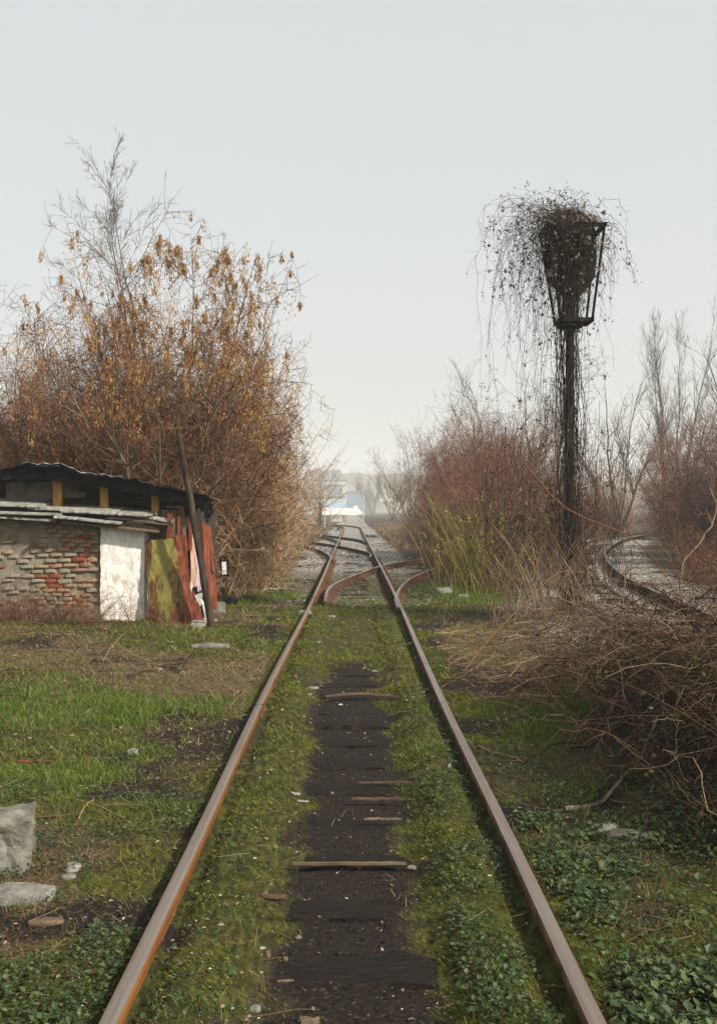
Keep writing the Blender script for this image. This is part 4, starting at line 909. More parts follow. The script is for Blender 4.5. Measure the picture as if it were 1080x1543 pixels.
n = 1900; st = on_bank(n, rg, 4.0, 8.8); st[:, 2] += .50*rg.random(n)**1.5*np.clip(bank(st[:, 0], st[:, 1])/.4, 0, 1)
me = tube_mesh('canes', canes(502, st, 2*np.pi*rg.random(n), R(-5)+R(60)*rg.random(n), .2+.9*rg.random(n)**2, .6*rg.random(n)-.1, .0014+.0062*rg.random(n)**5, per=4, wig=.22), [M['bramble_twig']])
br = thing('bramble_thicket', 'dark shaded heap of bramble canes at the right foreground edge', 'brambles'); link('canes', me, br)
n = 900; p = on_bank(n, rg, 4.6, 9.5, lo=.02); V, T = quads_at(p+np.stack([rg.normal(0, .05, n), rg.normal(0, .05, n), .35*rg.random(n)], -1), unit(rg.normal(0, 1, (n, 3))), rg.normal(0, 1, (n, 3)), .035*(.5+rg.random(n)), .026*(.5+rg.random(n)))
link('leaves', mesh_np('leaves', V, [T], [M['green_leaf']]), br)
n = 1150; st = on_bank(n, rg, 7.6, 16.5, 4.4); st[:, 2] += .30*rg.random(n)
me = tube_mesh('canes', canes(503, st, 2*np.pi*rg.random(n), R(-10)+R(45)*rg.random(n)**1.4, .25+.8*rg.random(n)**1.9, .15+.6*rg.random(n), .0022+.005*rg.random(n)**3, per=2.6, wig=.16), [M['bramble_mid']])
b2 = thing('bramble_thicket', 'sunlit tangle of dry canes on the bank below the signal', 'brambles'); link('canes', me, b2)
n = 130; st = np.stack([.9+1.3*rg.random(n)**1.2, 9.4+3.8*rg.random(n), np.zeros(n)], -1); st[:, 2] = gz(st[:, 0], st[:, 1])+.02+.16*rg.random(n)
me = tube_mesh('canes', canes(504, st, rg.normal(.15, .75, n), R(-3)+R(20)*rg.random(n), .3+1.0*rg.random(n)**1.5, .05+.1*rg.random(n), .003+.006*rg.random(n)**2, per=3, wig=.16), [M['straw_twig']])
b3 = thing('brushwood_pile', 'pile of cut pale branches lying against the right rail', 'brushwood'); link('branches', me, b3)
# dark canes in front of the brick wall and over the left grass
n = 420; st = np.stack([-5.7+2.1*rg.random(n)**1.4, 13.9+.65*rg.random(n), np.zeros(n)], -1); st[:, 2] = gz(st[:, 0], st[:, 1])
me = tube_mesh('canes', canes(505, st, 2*np.pi*rg.random(n), R(35)+R(50)*rg.random(n), .4+.7*rg.random(n), .25+.3*rg.random(n), .0025+.003*rg.random(n)**2, per=5), [M['red_twig']])
b4 = thing('bramble_thicket', 'reddish brambles climbing the lower brick wall of the shed', 'brambles'); link('canes', me, b4)
n = 70; st = np.stack([-3.9+1.6*rg.random(n), 13.2+1.1*rg.random(n), np.zeros(n)], -1); st[:, 2] = gz(st[:, 0], st[:, 1])
me = tube_mesh('canes', canes(506, st, 2*np.pi*rg.random(n), R(40)+R(45)*rg.random(n), .5+.8*rg.random(n), .2+.2*rg.random(n), .002+.003*rg.random(n)**2, per=5), [M['red_twig']])
b5 = thing('bramble_thicket', 'thin brambles in front of the white plastered wall', 'brambles'); link('canes', me, b5)
n = 75; st = np.stack([-4.4+2.2*rg.random(n)**1.6, 7.6+4.6*rg.random(n), np.zeros(n)], -1); st[:, 2] = gz(st[:, 0], st[:, 1])
me = tube_mesh('canes', canes(507, st, 2*np.pi*rg.random(n), R(15)+R(45)*rg.random(n), .5+.9*rg.random(n), .35+.3*rg.random(n), .0025+.0025*rg.random(n), per=2.5), [M['bramble_twig']])
b6 = thing('bramble_thicket', 'dark bramble canes arching over the left grass', 'brambles'); link('canes', me, b6)
# single canes that stand out
def cane(pts, r, m, label, name='cane', cat='branch', twigs=0, seed=1, flat=False):
    c = [gpt(*p)+np.array([0, 0, r+float(gz(*gpt(*p)[:2]))]) if flat else at(*p) for p in pts]; P = []
    c = np.array(c); tt = np.linspace(0, len(c)-1, 16)
    cc = np.vstack([2*c[0]-c[1], c, 2*c[-1]-c[-2]])
    for t in tt:
        i = min(int(t), len(c)-2); f = t-i; a, b, d_, e = cc[i], cc[i+1], cc[i+2], cc[i+3]
        P.append(.5*((2*b)+(-a+d_)*f+(2*a-5*b+4*d_-e)*f*f+(-a+3*b-3*d_+e)*f**3))
    P = np.array(P)[None]; P[:, 1:-1] += np.random.default_rng(seed).normal(0, r*.5, P[:, 1:-1].shape); Rr = (r*np.linspace(1, .5, 16))[None]
    lst = [(P, Rr, 6)]
    if twigs: lst.append(kids(P, Rr, twigs, .12, .35, .7, 6, .1, .12, .25, .95, .55, .0015, .1, np.random.default_rng(seed)))
    o = link(name, tube_mesh(name, lst, [M[m]]), label=label, category=cat); return o
cane([(908, 1090, 7.3), (900, 1040, 7.4), (903, 985, 7.6), (925, 935, 7.9), (938, 885, 8.2)], .0055, 'straw_twig', 'pale banded cane standing upright in front of the bramble heap')
cane([(925, 980, 8.6), (934, 945, 8.7), (940, 890, 8.9), (938, 845, 9.2)], .006, 'straw_twig', 'shorter pale cane right behind the banded upright one')
cane([(1024, 880, 9.5), (1030, 845, 9.5), (1060, 808, 9.5), (1078, 770, 9.5), (1068, 734, 9.5)], .013, 'straw_twig', 'bent pale sapling at the right edge in front of the siding', 'sapling', 'sapling', 7, 4)
cane([(782, 690, 12.5), (850, 765, 12.5), (930, 800, 12.5), (985, 840, 12.4), (1015, 895, 12.3), (1040, 920, 12)], .010, 'red_twig', 'long arching brown cane in front of the curved siding')
cane([(700, 1010, 9), (740, 960, 9.5), (800, 900, 10), (845, 862, 10.5), (900, 868, 11), (1060, 905, 11)], .007, 'red_twig', 'low arching cane between the brushwood and the siding')
cane([(-20, 1207), (30, 1207), (80, 1215), (140, 1236), (190, 1254)], .006, 'straw_twig', 'long pale stem lying beside the concrete block', flat=True)
cane([(118, 1258), (128, 1240), (138, 1230), (142, 1224)], .006, 'straw_twig', 'short pale twig crossing the long stem by the concrete block', flat=True)
cane([(745, 1190, 5.6), (800, 1215, 5.5), (870, 1222, 5.45)], .005, 'bramble_mid', 'thin dark runner crossing the grass towards the bramble heap')
cane([(720, 1142), (740, 1152), (765, 1158), (792, 1168)], .010, 'straw_twig', 'pale crooked stick on the moss right of the right rail', flat=True)
cane([(865, 1395), (885, 1405), (905, 1415), (925, 1425)], .010, 'plank', 'thick greenish stick among the leaves at the lower right', flat=True)
cane([(850, 1240), (885, 1236), (920, 1228), (960, 1215), (990, 1200)], .016, 'bark', 'grey branch on the ground in front of the bramble heap', flat=True)
cane([(800, 1262), (830, 1288), (870, 1300), (910, 1312)], .006, 'straw_twig', 'thin curved stick near the right rail below the bramble heap', flat=True)
cane([(28, 1166), (45, 1165), (65, 1164), (86, 1163)], .009, 'red_paint', 'thin red plastic pipe lying in the left grass', 'pipe', 'pipe', flat=True)
cane([(395, 893), (420, 890), (446, 892)], .035, 'pale_grey', 'pale log lying in the grass left of the track near the thicket', 'log', 'log', flat=True)
cane([(388, 677, 19), (405, 690, 19), (434, 713, 19)], .022, 'dark_bark', 'broken dark branch hanging in front of the left thicket')
cane([(412, 845, 20.0), (413, 790, 20.1), (417, 742, 20.2)], .024, 'straw_twig', 'pale bare pole standing in front of the left thicket')

# ------------------------------------------------------------------ ground cover
def scatter(n, xr, yr, wf, rg, power=1.0):
    """more points close by, thinned by the weight wf(x, y)"""
    out = []; c = 0
    while c < n:
        m_ = 60000; u = rg.random(m_)
        y = (yr[0]**-power+(yr[1]**-power-yr[0]**-power)*u)**(-1/power); x = xr[0]+(xr[1]-xr[0])*rg.random(m_)
        k = rg.random(m_) < wf(x, y); out.append(np.stack([x[k], y[k]], -1)); c += k.sum()
        if len(out) > 60: break
    p = np.concatenate(out)[:n]; return p[:, 0], p[:, 1]
def off_rail(x, y):
    xc = np.interp(y, cl[:, 1], cl[:, 0]); return np.abs(np.abs(x-xc)-GA) > .05
def blades(x, y, L, wd, lean, rg, az=None, seg=1, z0=0.):
    n = len(x); az = rg.random(n)*2*np.pi if az is None else az
    O = np.stack([x, y, gz(x, y)-.004+z0], -1); D = np.stack([np.cos(az)*lean, np.sin(az)*lean, np.ones(n)], -1); D = unit(D)
    a2 = rg.random(n)*np.pi; S_ = np.stack([np.cos(a2), np.sin(a2), np.zeros(n)], -1)*(wd*.5)[:, None]
    if seg == 1:
        V = np.stack([O-S_, O+S_, O+D*L[:, None]], 1); b = np.arange(n)[:, None]*3; return V.reshape(-1, 3), [b+np.array([0, 1, 2])]
    D2 = unit(D+np.stack([np.cos(az)*lean*1.2, np.sin(az)*lean*1.2, -.5*lean], -1)); Mi = O+D*(L*.55)[:, None]
    V = np.stack([O-S_, O+S_, Mi+S_*.75, Mi-S_*.75, Mi+D2*(L*.45)[:, None]], 1); b = np.arange(n)[:, None]*5
    return V.reshape(-1, 3), [b+np.array([0, 1, 2, 3]), b+np.array([3, 2, 4])]
rg = np.random.default_rng(601)
def w_moss(x, y):
    m = masks(x, y); return np.clip(m[0]*1.15-.06+.10*(np.abs(x) > .8), 0, 1)*(.12+.88*ss(.40, .55, fbm(x*5, y*5, 71, 2)))*np.where(x < -.85, .75, 1)*off_rail(x, y)*(x < 1.75+.04*y)
x, y = scatter(245000, (-5.5, 3.4), (2.9, 26), w_moss, rg, .9)
k = np.clip(y/5, .8, 3.2); ln = (.016+.022*rg.random(len(x)))*k**.55
V, Fq = blades(x, y, ln, .0042*k, .9+.9*rg.random(len(x)), rg, az=rg.normal(0, .9, len(x))+np.pi*.9+2.2*fbm(x*2, y*2, 72))
link('moss', mesh_np('moss', V, Fq, [M['moss']]), kind='stuff', label='low yellow green moss and short grass beside the rails')
def w_grass(x, y):
    g = (1-ss(.5, 1.15, np.hypot((x+2.35)/1.25, (y-8.3)/1.0)+.8*(fbm(x*2, y*2, 81)-.5)))
    g = np.maximum(g, (1-ss(.4, 1.1, np.hypot((x+1.75)/.7, (y-6.1)/.5)+.8*(fbm(x*3, y*3, 82)-.5)))*.7)
    g = np.maximum(g, (1-ss(.5, 1.1, np.hypot((x-1.55)/.42, (y-7.5)/.75)+.6*(fbm(x*3, y*3, 84)-.5))))
    g = np.maximum(g, (1-ss(.5, 1.1, np.hypot((x-2.1)/1.2, (y-19.6)/2.4)+.6*(fbm(x*1, y*1, 85)-.5))))
    g = np.maximum(g, (1-ss(.5, 1.1, np.hypot((x+2.2)/1.1, (y-20.0)/2.6)+.6*(fbm(x*1, y*1, 86)-.5))))
    g = np.maximum(g, np.where(np.abs(x) < .75, .05, .13)*ss(.52, .66, fbm(x*2.2, y*2.2, 83))*(np.abs(x) > .35))
    return g*off_rail(x, y)*(1-.85*ss(.3, .9, masks(x, y)[1]))
x, y = scatter(54000, (-5.2, 3.3), (2.9, 24), w_grass, rg, .8)
tuft = fbm(x*6, y*6, 87, 2); k = np.clip(y/6, .7, 2.6)
V, Fq = blades(x, y, (.03+.11*rg.random(len(x))*tuft)*(.6+.4*k), .0036*k, .25+.6*rg.random(len(x)), rg, seg=2)
link('grass', mesh_np('grass', V, Fq, [M['grass']]), kind='stuff', label='bright green grass tufts')
def w_straw(x, y):
    m = masks(x, y); return np.clip(m[2]*.9+.10+.15*(x < -.85), 0, 1)*np.where(np.abs(x) < .75, .25, 1)*off_rail(x, y)*(1-.5*m[1])*(bank(x, y) < .3)
x, y = scatter(30000, (-6.5, 3.4), (3.0, 24), w_straw, rg, .8); k = np.clip(y/6, .7, 2.4)
V, Fq = blades(x, y, (.04+.12*rg.random(len(x)))*(.6+.4*k), .0032*k, .8+2.2*rg.random(len(x)), rg, seg=2)
link('dry_grass', mesh_np('dry_grass', V, Fq, [M['straw']]), kind='stuff', label='dry straw coloured grass lying on the left ground')
# leafy ground cover
def w_leaf(x, y):
    right = ss(.80, .95, x)*(1-ss(4.8, 8.2, y))*(.10+.9*ss(.40, .62, fbm(x*4, y*4, 91)))
    inr = ss(.34, .48, x)*(x < .72)*(1-ss(6, 11, y))*.75*ss(.35, .5, fbm(x*4, y*3, 92))
    lef = (x < -.82)*(1-ss(5, 8.5, y))*.65*ss(.47, .60, fbm(x*3.2, y*3.2, 93))
    inl = (x < -.4)*(x > -.72)*.10
    return np.clip(right+inr+lef+inl, 0, 1)*off_rail(x, y)
x, y = scatter(52000, (-2.2, 3.2), (2.9, 10), w_leaf, rg, 1.2); n = len(x)
big = rg.random(n)**3*(x > .8)*(y < 5.2); z = gz(x, y)+rg.random(n)*.05
O = np.stack([x, y, z], -1); az = rg.random(n)*2*np.pi; D = unit(np.stack([np.cos(az), np.sin(az), rg.normal(.35, .35, n)], -1))
L = (.007+.020*rg.random(n)**1.6)*(.55+.9*fbm(x*5, y*5, 94, 2))+.026*big; V, T = quads_at(O, D, np.stack([-np.sin(az), np.cos(az), rg.normal(0, .3, n)], -1), L, L*.8, .22)
link('ground_cover', mesh_np('ground_cover', V, [T], [M['green_leaf']]), kind='stuff', label='small leafy weeds covering the ground by the rails')
# fallen leaves, bits of bark and chips
def w_lit(x, y):
    m = masks(x, y); ax = np.abs(x)
    edge = .10*(ax < .35)+np.exp(-((ax-.66)/.05)**2)*.8+np.exp(-((ax-.42)/.10)**2)*.45
    return np.clip(.12+edge+.85*(x < -.85)*ss(.40, .60, fbm(x*2, y*2, 95))+.5*(x > .85)*ss(.5, .64, fbm(x*2, y*2, 95))+.3*m[2], 0, 1)*off_rail(x, y)
x, y = scatter(40000, (-5, 4), (2.9, 24), w_lit, rg, 1.1); n = len(x); k = np.clip(y/5, .8, 2.4)
O = np.stack([x, y, gz(x, y)+.006+.015*rg.random(n)], -1); az = rg.normal(0, .9, n); D = unit(np.stack([np.cos(az), np.sin(az), rg.normal(0, .22, n)], -1))
L = (.006+.024*rg.random(n)**2.5)*k; V, T = quads_at(O, D, np.stack([-np.sin(az), np.cos(az), rg.normal(0, .3, n)], -1), L, L*(.25+.55*rg.random(n)), .15)
link('leaf_litter', mesh_np('leaf_litter', V, [T], [M['litter']]), kind='stuff', label='dead leaves and chips scattered between and beside the rails')
n = 3600; x, y = scatter(n, (-4.5, 3), (2.9, 17), lambda a, b: (.15+.5*(np.abs(a) > .85)*ss(.45, .6, fbm(a*1.5, b*1.5, 96)))*off_rail(a, b)*(np.abs(a) > .3), rg, .9); n = len(x)
st = np.stack([x, y, gz(x, y)+.008+.02*rg.random(n)], -1); az = rg.normal(0, .7, n); D = np.stack([np.cos(az), np.sin(az), rg.normal(0, .08, n)], -1)
P = strands(st, D, .05+.22*rg.random(n)**2, 4, .15, None, rg); P[..., 2] = np.maximum(P[..., 2], gz(P[..., 0], P[..., 1])+.004)
link('twig_litter', tube_mesh('twig_litter', [(P, (.0007+.0016*rg.random(n)**2)[:, None]*np.ones((1, 4))*np.clip(y/6, .8, 2)[:, None])], [M['bramble_mid']]), kind='stuff', label='thin dry stems strewn over the ground')
def pebbles(x, y, r, rg, name, label, m='pebble'):
    n = len(x); ico = np.array([(0, 0, .7), (1, 0, 0), (.3, .95, .1), (-.8, .6, 0), (-.8, -.6, .1), (.3, -.95, 0), (0, 0, -.6)]); Fc = [(0, i, i % 5+1) for i in range(1, 6)]+[(6, i % 5+1, i) for i in range(1, 6)]
    V = ico[None]*(r[:, None, None])*(.65+.7*rg.random((n, 7, 3))); a = rg.random(n)*6.28; c, s = np.cos(a)[:, None], np.sin(a)[:, None]
    V = np.stack([V[..., 0]*c-V[..., 1]*s, V[..., 0]*s+V[..., 1]*c, V[..., 2]*.7], -1)+np.stack([x, y, gz(x, y)+r*.12], -1)[:, None]
    T = np.array(Fc)[None]+(np.arange(n)*7)[:, None, None]
    return link(name, mesh_np(name, V.reshape(-1, 3), [T.reshape(-1, 3)], [M[m]]), kind='stuff', label=label)
x, y = scatter(9500, (-3.2, 12), (15.5, 52), lambda a, b: masks(a, b)[3]*off_rail(a, b)*.9, rg, 1.0)
pebbles(x, y, (.013+.022*rg.random(len(x)))*np.clip(y/22, .8, 1.8), rg, 'gravel', 'pale ballast stones around the turnout and along the siding')
x, y = scatter(420, (-4, 2.6), (2.9, 17), lambda a, b: .2+.5*(np.abs(np.abs(a)-.5) < .15), rg, 1.0)
pebbles(x, y, .004+.012*rg.random(len(x))**3, rg, 'pebbles', 'small stones strewn over soil and moss')

M['clod'] = island('clod', [(0, (.006, .005, .0045)), (.6, (.018, .014, .012)), (1, (.05, .038, .03))])
x, y = scatter(4500, (-3.5, 2.4), (2.9, 13), lambda a, b: masks(a, b)[1]*(bank(a, b) < .05), rg, 1.1)
pebbles(x, y, .003+.010*rg.random(len(x))**2.5, rg, 'soil_crumbs', 'dark crumbs of soil between the rails', 'clod')
x, y = scatter(7000, (-9, 9), (44, 125), lambda a, b: (np.abs(a) > 1.9)*ss(.35, .6, fbm(a*.5, b*.2, 88)), rg, .6)
V, Fq = blades(x, y, .25+.4*rg.random(len(x)), np.full(len(x), .03), .3+.5*rg.random(len(x)), rg, seg=2)
link('tall_dry_grass', mesh_np('tall_dry_grass', V, Fq, [M['straw']]), kind='stuff', label='tall dry grass along the far part of the line')

# ------------------------------------------------------------------ single stones, blocks, splinters
M['concrete'] = mottled('concrete', [(0.0664, 0.0616, 0.0403), (0.1423, 0.1351, 0.1114), (0.2182, 0.2111, 0.1850)], 9, .95, .9, .012)
def stone(px, py, w, h, d_, seed, label, name='stone', cat='stone', m='rubble', tl=0., amp=None, n=(10, 10, 7), sink=.2, rnd=.7):
    g = gpt(px, py, .02); zz = float(gz(g[0], g[1]))
    me = rough_box((0, 0, h/2-h*sink), (w, d_, h), n, amp if amp else min(w, h, d_)*.2, seed, [M[m]], name, freq=(2.2 if w < .3 else 3.2)/max(w, .05), rnd=rnd); 
    return link(name, me, None, (g[0], g[1], zz), (0, 0, tl), label=label, category=cat)
stone(-6, 1316, .34, .29, .28, 3, 'big broken concrete block at the left edge', 'concrete_block', 'concrete', 'concrete', .2, .030, (44, 32, 36), rnd=.10)
stone(14, 1372, .38, .055, .13, 8, 'flat pale slab lying below the broken concrete block', 'slab', 'slab', 'rubble', .06, .014, (26, 12, 8), rnd=.3)
stone(70, 1410, .14, .018, .06, 9, 'thin pale chip left of the left rail near the bottom', 'wood_chip', 'wood chip', 'pale_wood', .1, .006)
stone(111, 1328, .07, .04, .06, 12, 'dark angular stone right of the concrete block', 'stone', 'stone', 'asbestos', .4)
stone(104, 1340, .07, .02, .04, 13, 'pale flat chip beside the dark angular stone', 'stone', 'stone', 'rubble', .1)
stone(384, 1521, .040, .022, .03, 21, 'white pebble on black soil at the bottom edge', m='rubble')
stone(466, 1532, .075, .022, .035, 22, 'crumpled tan leaf on the soil at the bottom edge', 'fallen_leaf', 'leaf', 'pale_wood', .2, .012)
stone(430, 1474, .060, .010, .014, 23, 'long tan chip on the black soil near the bottom', 'wood_chip', 'wood chip', 'pale_wood', .1, .004)
stone(403, 1438, .026, .028, .03, 24, 'rounded brown stone at the left edge of the soil strip', m='pale_wood')
stone(430, 1440, .022, .016, .02, 25, 'small brown stone right of the rounded brown one', m='pale_wood')
stone(620, 1302, .045, .025, .03, 26, 'pale stone at the right end of the long splinter', m='rubble')
stone(472, 1040, .11, .03, .06, 27, 'pale stone at the left end of the far splinter', m='rubble', tl=.1)
stone(564, 1010, .07, .02, .05, 28, 'flat white stone on the soil past the far splinter', m='rubble')
stone(466, 1052, .04, .025, .04, 29, 'small white stone below the pale stone by the far splinter', m='rubble')
stone(445, 1197, .06, .010, .04, 30, 'upper pale chip left of the soil strip', 'wood_chip', 'wood chip', 'pale_grey', -.3, .004)
stone(455, 1204, .08, .010, .03, 31, 'lower pale chip left of the soil strip', 'wood_chip', 'wood chip', 'pale_grey', -.1, .004)
stone(200, 1146, .08, .05, .07, 32, 'dark grey stone in the left grass', m='asbestos')
stone(668, 905, .30, .14, .25, 33, 'pale rock beside the russet clump right of the turnout', m='rubble')
stone(697, 908, .18, .09, .16, 34, 'smaller white rock on the grass right of the turnout', m='rubble')
stone(910, 1268, .14, .05, .09, 35, 'pale stone at the foot of the bramble heap', m='rubble', tl=.3)
stone(945, 1276, .20, .05, .10, 36, 'mossy stone just right of the pale one by the brambles', m='concrete', tl=-.2)
stone(500, 932, .12, .05, .08, 37, 'white stone left of the turnout blade', m='rubble')
stone(459, 930, .2, .08, .14, 38, 'dark lump of ballast left of the left rail', m='asbestos')
stone(518, 826, .5, .2, .5, 39, 'white rock against the far left rail', m='rubble')
def splinter(pa, pb, py, w, h, label, m='pale_wood', bow=.0, zz=.045):
    A = gpt(pa, py, zz); B = gpt(pb, py, zz); n = 14; t = np.linspace(0, 1, n); rg_ = np.random.default_rng(int(py)); V = []
    for q in t:
        c = A*(1-q)+B*q; e = .35+.65*min(1, 6*q, 6*(1-q)); c[2] += bow*4*q*(1-q)+rg_.normal(0, .0015)
        V += [(c[0], c[1]-w/2*e, c[2]-h/2), (c[0], c[1]-w/2*e, c[2]+h/2), (c[0], c[1]+w/2*e, c[2]+h/2), (c[0], c[1]+w/2*e, c[2]-h/2)]
    Fs = [(j*4+q, j*4+(q+1) % 4, j*4+4+(q+1) % 4, j*4+4+q) for j in range(n-1) for q in range(4)]+[(0, 3, 2, 1), tuple((n-1)*4+q for q in range(4))]
    return link('wood_splinter', MB().add(V, Fs).mesh('wood_splinter', M[m]), label=label, category='splinter')
splinter(440, 612, 1301, .016, .012, 'long pale splinter across the middle of the soil strip')
splinter(490, 600, 1050, .03, .016, 'bowed tan splinter lying across the track beyond the soil strip', bow=.03)
splinter(530, 610, 1204, .018, .010, 'brown splinter on the right half of the soil strip')
splinter(540, 622, 1179, .014, .009, 'thin splinter just past the brown one on the right')
splinter(548, 606, 1234, .014, .009, 'short brown splinter in front of the two on the right', m='plank')
splinter(392, 430, 1350, .02, .012, 'short tan splinter at the left edge of the soil strip')

# ------------------------------------------------------------------ far background
M['far_wall'] = mottled('far_wall', [(.30, .29, .27), (.36, .35, .33), (.40, .39, .37)], .5, .9, 0)
M['far_roof'] = mottled('far_roof', [(.10, .10, .105), (.14, .14, .145), (.18, .18, .18)], .5, .9, 0)
M['far_glass'] = mat('far_glass', None, .2, (.10, .14, .19), spec=.5)
M['far_blue'] = mottled('far_blue', [(.09, .14, .22), (.11, .17, .26), (.13, .20, .30)], .6, .7, 0)
M['far_cyan'] = mottled('far_cyan', [(.20, .40, .55), (.24, .45, .60), (.28, .50, .64)], .6, .7, 0)
M['far_white'] = mottled('far_white', [(.66, .66, .64), (.76, .76, .74), (.80, .80, .78)], .5, .7, .2)
def fx(px, Y): return (px-VPX)*Y/F
def fz(py, Y): return ZC-(py-HOR)*Y/F
hy = 490.0
hall = thing('hall', 'hazy grey gabled hall with a window band at the end of the line', 'building', (0, 0, 0))
xa, xb = fx(455, hy), fx(521, hy); zt_, zr = fz(724, hy), fz(706, hy)
link('wall', MB().box(((xa+xb)/2, hy+20, zt_/2-.1), (xb-xa, 40, zt_+.2)).mesh('wall', M['far_wall']), hall)
V = [(xa-.4, hy-.4, zt_), (xb+.4, hy-.4, zt_), (xb+.4, hy+40.4, zt_), (xa-.4, hy+30.4, zt_), (xa+1.5, hy+15, zr), (fx(512, hy), hy+15, zr)]
link('roof', MB().add(V, [(0, 1, 5, 4), (1, 2, 5), (2, 3, 4, 5), (3, 0, 4), (3, 2, 1, 0)]).mesh('roof', M['far_roof']), hall)
for k in range(5):
    a = fx(484+k*7.2, hy); link('window', MB().box((a, hy-.02, fz(740, hy)), (2.1, .1, fz(733.5, hy)-fz(746, hy))).mesh('window', M['far_glass']), hall)
link('ledge', MB().box(((xa+xb)/2, hy-.3, fz(748, hy)), (xb-xa+.4, .8, .55)).mesh('ledge', M['far_roof']), hall)
link('canopy', MB().box(((xa+xb)/2, hy-.3, fz(729.5, hy)), (xb-xa+.4, .8, .8)).mesh('canopy', M['far_wall']), hall)
link('panel', MB().box(((fx(492, hy)+fx(520, hy))/2, hy-.12, fz(761, hy)), (fx(519, hy)-fx(492, hy), .1, fz(757, hy)-fz(766, hy))).mesh('panel', M['far_cyan']), hall, label='light blue lower panel')
bb = thing('shed', 'hazy blue building beside the grey hall', 'building')
xa, xb = fx(522, 530), fx(550, 530); zz = fz(742, 530)
link('wall', MB().box(((xa+xb)/2, 540, zz/2), (xb-xa, 20, zz)).mesh('wall', M['far_blue']), bb)
link('roof', MB().box(((xa+xb)/2, 540, zz+.25), (xb-xa+.8, 20.8, .8)).mesh('roof', M['far_roof']), bb)
link('door', MB().box((fx(532, 530), 529.95, 2.0), (3.2, .1, 4.0)).mesh('door', M['far_glass']), bb)
# white long shelter with one sloping end
Yw = 380.0; pr = [(fx(486, Yw), 0), (fx(556, Yw), 0), (fx(552, Yw), fz(776, Yw)), (fx(539, Yw), fz(766, Yw)), (fx(486, Yw), fz(765, Yw))]; n = len(pr)
tent = thing('white_shelter', 'long low white shelter with a sloping right end', 'shelter')
link('cover', MB().add([(a, Yw, b) for a, b in pr]+[(a, Yw+11, b) for a, b in pr], [tuple(range(n)), tuple(range(2*n-1, n-1, -1))]+[(k, n+k, n+(k+1) % n, (k+1) % n) for k in range(n)]).mesh('cover', M['far_white']), tent)
link('vent', MB().box((fx(536, Yw), Yw+3, fz(764, Yw)), (1.5, 1.5, .8)).mesh('vent', M['far_white']), tent)
kb = thing('kiosk', 'small pale box with scribbled grey marks in front of the white shelter', 'box', (fx(507, 150), 150, 0))
link('body', MB().box((0, 0, .55), (1.7, 1.2, 1.2), bev=.05).mesh('body', M['far_wall']), kb)
cs = MB()
for a, b, c, d_ in ((-.6, .3, -.5, .9), (-.5, .9, -.25, .5), (-.25, .5, -.1, .9), (.1, .3, .1, .9), (.1, .9, .4, .7), (.4, .7, .15, .5), (.55, .35, .65, .9)): cs.cyl((a, -.61, b), (c, -.61, d_), .04, n=4)
link('marks', cs.mesh('marks', M['far_roof']), kb)
for px, Y_, ya, r_, lab in ((547, 150, 728, .09, 'thin pale pole in the haze in front of the blue building'), (489, 100, 738, .075, 'pale bare pole left of the white shelter')):
    link('pole', MB().cyl((fx(px, Y_), Y_, -.2), (fx(px, Y_), Y_, fz(ya, Y_)), r_, r_*.7, 8).mesh('pole', M['far_wall']), label=lab, category='pole')
link('wooden_post', MB().cyl((fx(482, 80), 80, -.2), (fx(482, 80), 80, fz(757, 80)), .13, .11, 8).mesh('wooden_post', M['dark_bark']), label='dark wooden post at the end of the left thicket', category='post')
# conifers behind the blue building, woods and hill beyond
con = MB()
rgc = np.random.default_rng(9); n = 900; t = rgc.random(n)**.6; a = rgc.random(n)*6.28; rr = (t*.19+.01)
O = np.stack([np.cos(a)*rr*.2, np.sin(a)*rr*.2, 1-t], -1); D = unit(np.stack([np.cos(a), np.sin(a), -.35*np.ones(n)], -1)); V, T = quads_at(O, D, np.stack([-np.sin(a), np.cos(a), 0*a], -1), rr, rr*.55+.01, .1)
cm = mesh_np('crown', V, [T], [mottled('conifer', [(.02, .03, .022), (.035, .05, .035), (.05, .07, .05)], 3, .9, 0)]); tmn = MB().cyl((0, 0, 0), (0, 0, .9), .012, .004, 6).mesh('trunk', M['dark_bark'])
for k, (px, py, Y_) in enumerate(((540, 713, 600), (556, 718, 610))):
    hgt = fz(py, Y_); t_ = thing('conifer_tree', ['hazy pointed conifer nearer the grey hall', 'hazy pointed conifer nearer the right thicket'][k], 'tree', (fx(px, Y_), Y_, 0), None, 'conifers behind the far buildings')
    t_.scale = (hgt, hgt, hgt); link('crown', cm, t_); link('trunk', tmn, t_)
for k, (px, Y_, sc_, lab) in enumerate(((562, 330, 1.5, 'faint bare tree just right of the blue building'), (588, 300, 1.5, 'faint rounded bare tree right of the white shelter'), (612, 260, 1.4, 'faint bare tree at the far edge of the right thicket'), (474, 300, 1.6, 'faint bare tree left of the grey hall'))):
    plant(wide, 'bare_tree', lab, 'tree', None, fx(px, Y_), Y_, sc_, k*1.3, z=0)
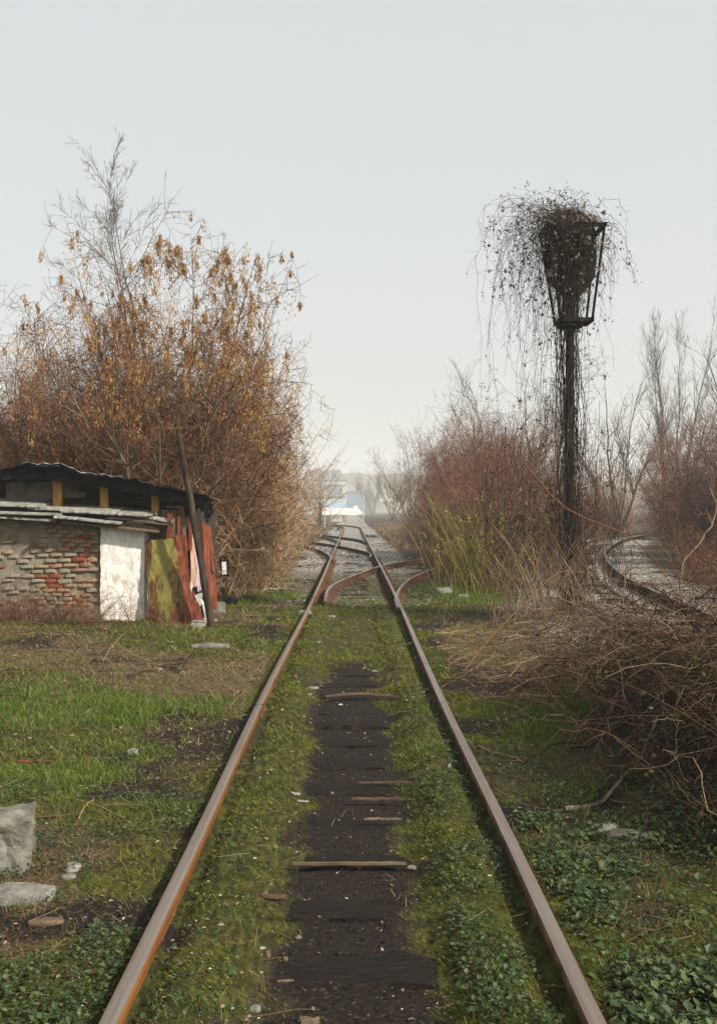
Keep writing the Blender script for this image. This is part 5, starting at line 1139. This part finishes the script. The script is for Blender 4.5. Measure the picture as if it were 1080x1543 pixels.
# wooded hill
hx = np.linspace(-380, 380, 120); hv = np.linspace(0, 1, 14); HX, HV = np.meshgrid(hx, hv, indexing='ij')
prof = 24+9*fbm(hx*.012, hx*0, 99)+6*fbm(hx*.05, hx*0, 98); HZ = prof[:, None]*np.sin(HV*np.pi*.5)*1.0; HY = 740+HV*140+6*fbm(HX*.05, HV*6, 97)
i = np.arange(HX.size).reshape(HX.shape); Qh = np.stack([i[:-1, :-1], i[1:, :-1], i[1:, 1:], i[:-1, 1:]], -1).reshape(-1, 4)
M['hill'] = mottled('hill', [(.05, .055, .04), (.09, .085, .06), (.13, .12, .085)], .06, .95, 0)
link('hill', mesh_np('hill', np.stack([HX, HY, HZ-.5], -1), [Qh], [M['hill']], smooth=True), kind='structure')
hm = MB().box((0, 0, .5), (1, 1, 1)).mesh('wall', M['far_white'])
hr = MB().add([(-.6, -.6, 1), (.6, -.6, 1), (.6, .6, 1), (-.6, .6, 1), (-.5, 0, 1.6), (.5, 0, 1.6)], [(0, 1, 5, 4), (1, 2, 5), (2, 3, 4, 5), (3, 0, 4), (3, 2, 1, 0)]).mesh('roof', M['far_roof'])
for k, (px, w, h_) in enumerate(((520, 9, 8), (530, 7, 6), (548, 10, 7), (582, 9, 6), (505, 8, 6))):
    xx = fx(px, 765); zz = float(np.interp(xx, hx, prof))*math.sin(.17*math.pi*.5)-.6
    t_ = thing('house', ['largest white house on the far hillside', 'narrow pale house on the hillside right of the largest', 'middle pale house on the far hillside', 'rightmost pale house on the far hillside', 'leftmost pale house on the far hillside above the hall'][k], 'house', (xx, 764, zz), None, 'houses on the far hillside'); t_.scale = (w, w, h_)
    link('wall', hm, t_); link('roof', hr, t_)

# ------------------------------------------------------------------ haze in the air
def _haze(t, b):
    t.nodes.remove(b); v = t.nodes.new('ShaderNodeVolumePrincipled'); v.inputs['Color'].default_value = (.97, .985, .985, 1); v.inputs['Density'].default_value = .0010; v.inputs['Anisotropy'].default_value = 0.
    t.links.new(v.outputs[0], t.nodes['Material Output'].inputs['Volume'])
hz = MB().box((0, 450, 26), (1000, 1000, 54)).mesh('haze', mat('haze', _haze))
link('haze', hz, kind='stuff', label='thin winter haze in the air')

for o in bpy.data.objects:
    if o.parent and o.name.split('.')[0] in ('stems', 'twigs', 'leaves', 'crown', 'branches', 'canes', 'seed_clusters', 'seed_heads', 'marks'): o['kind'] = 'stuff'
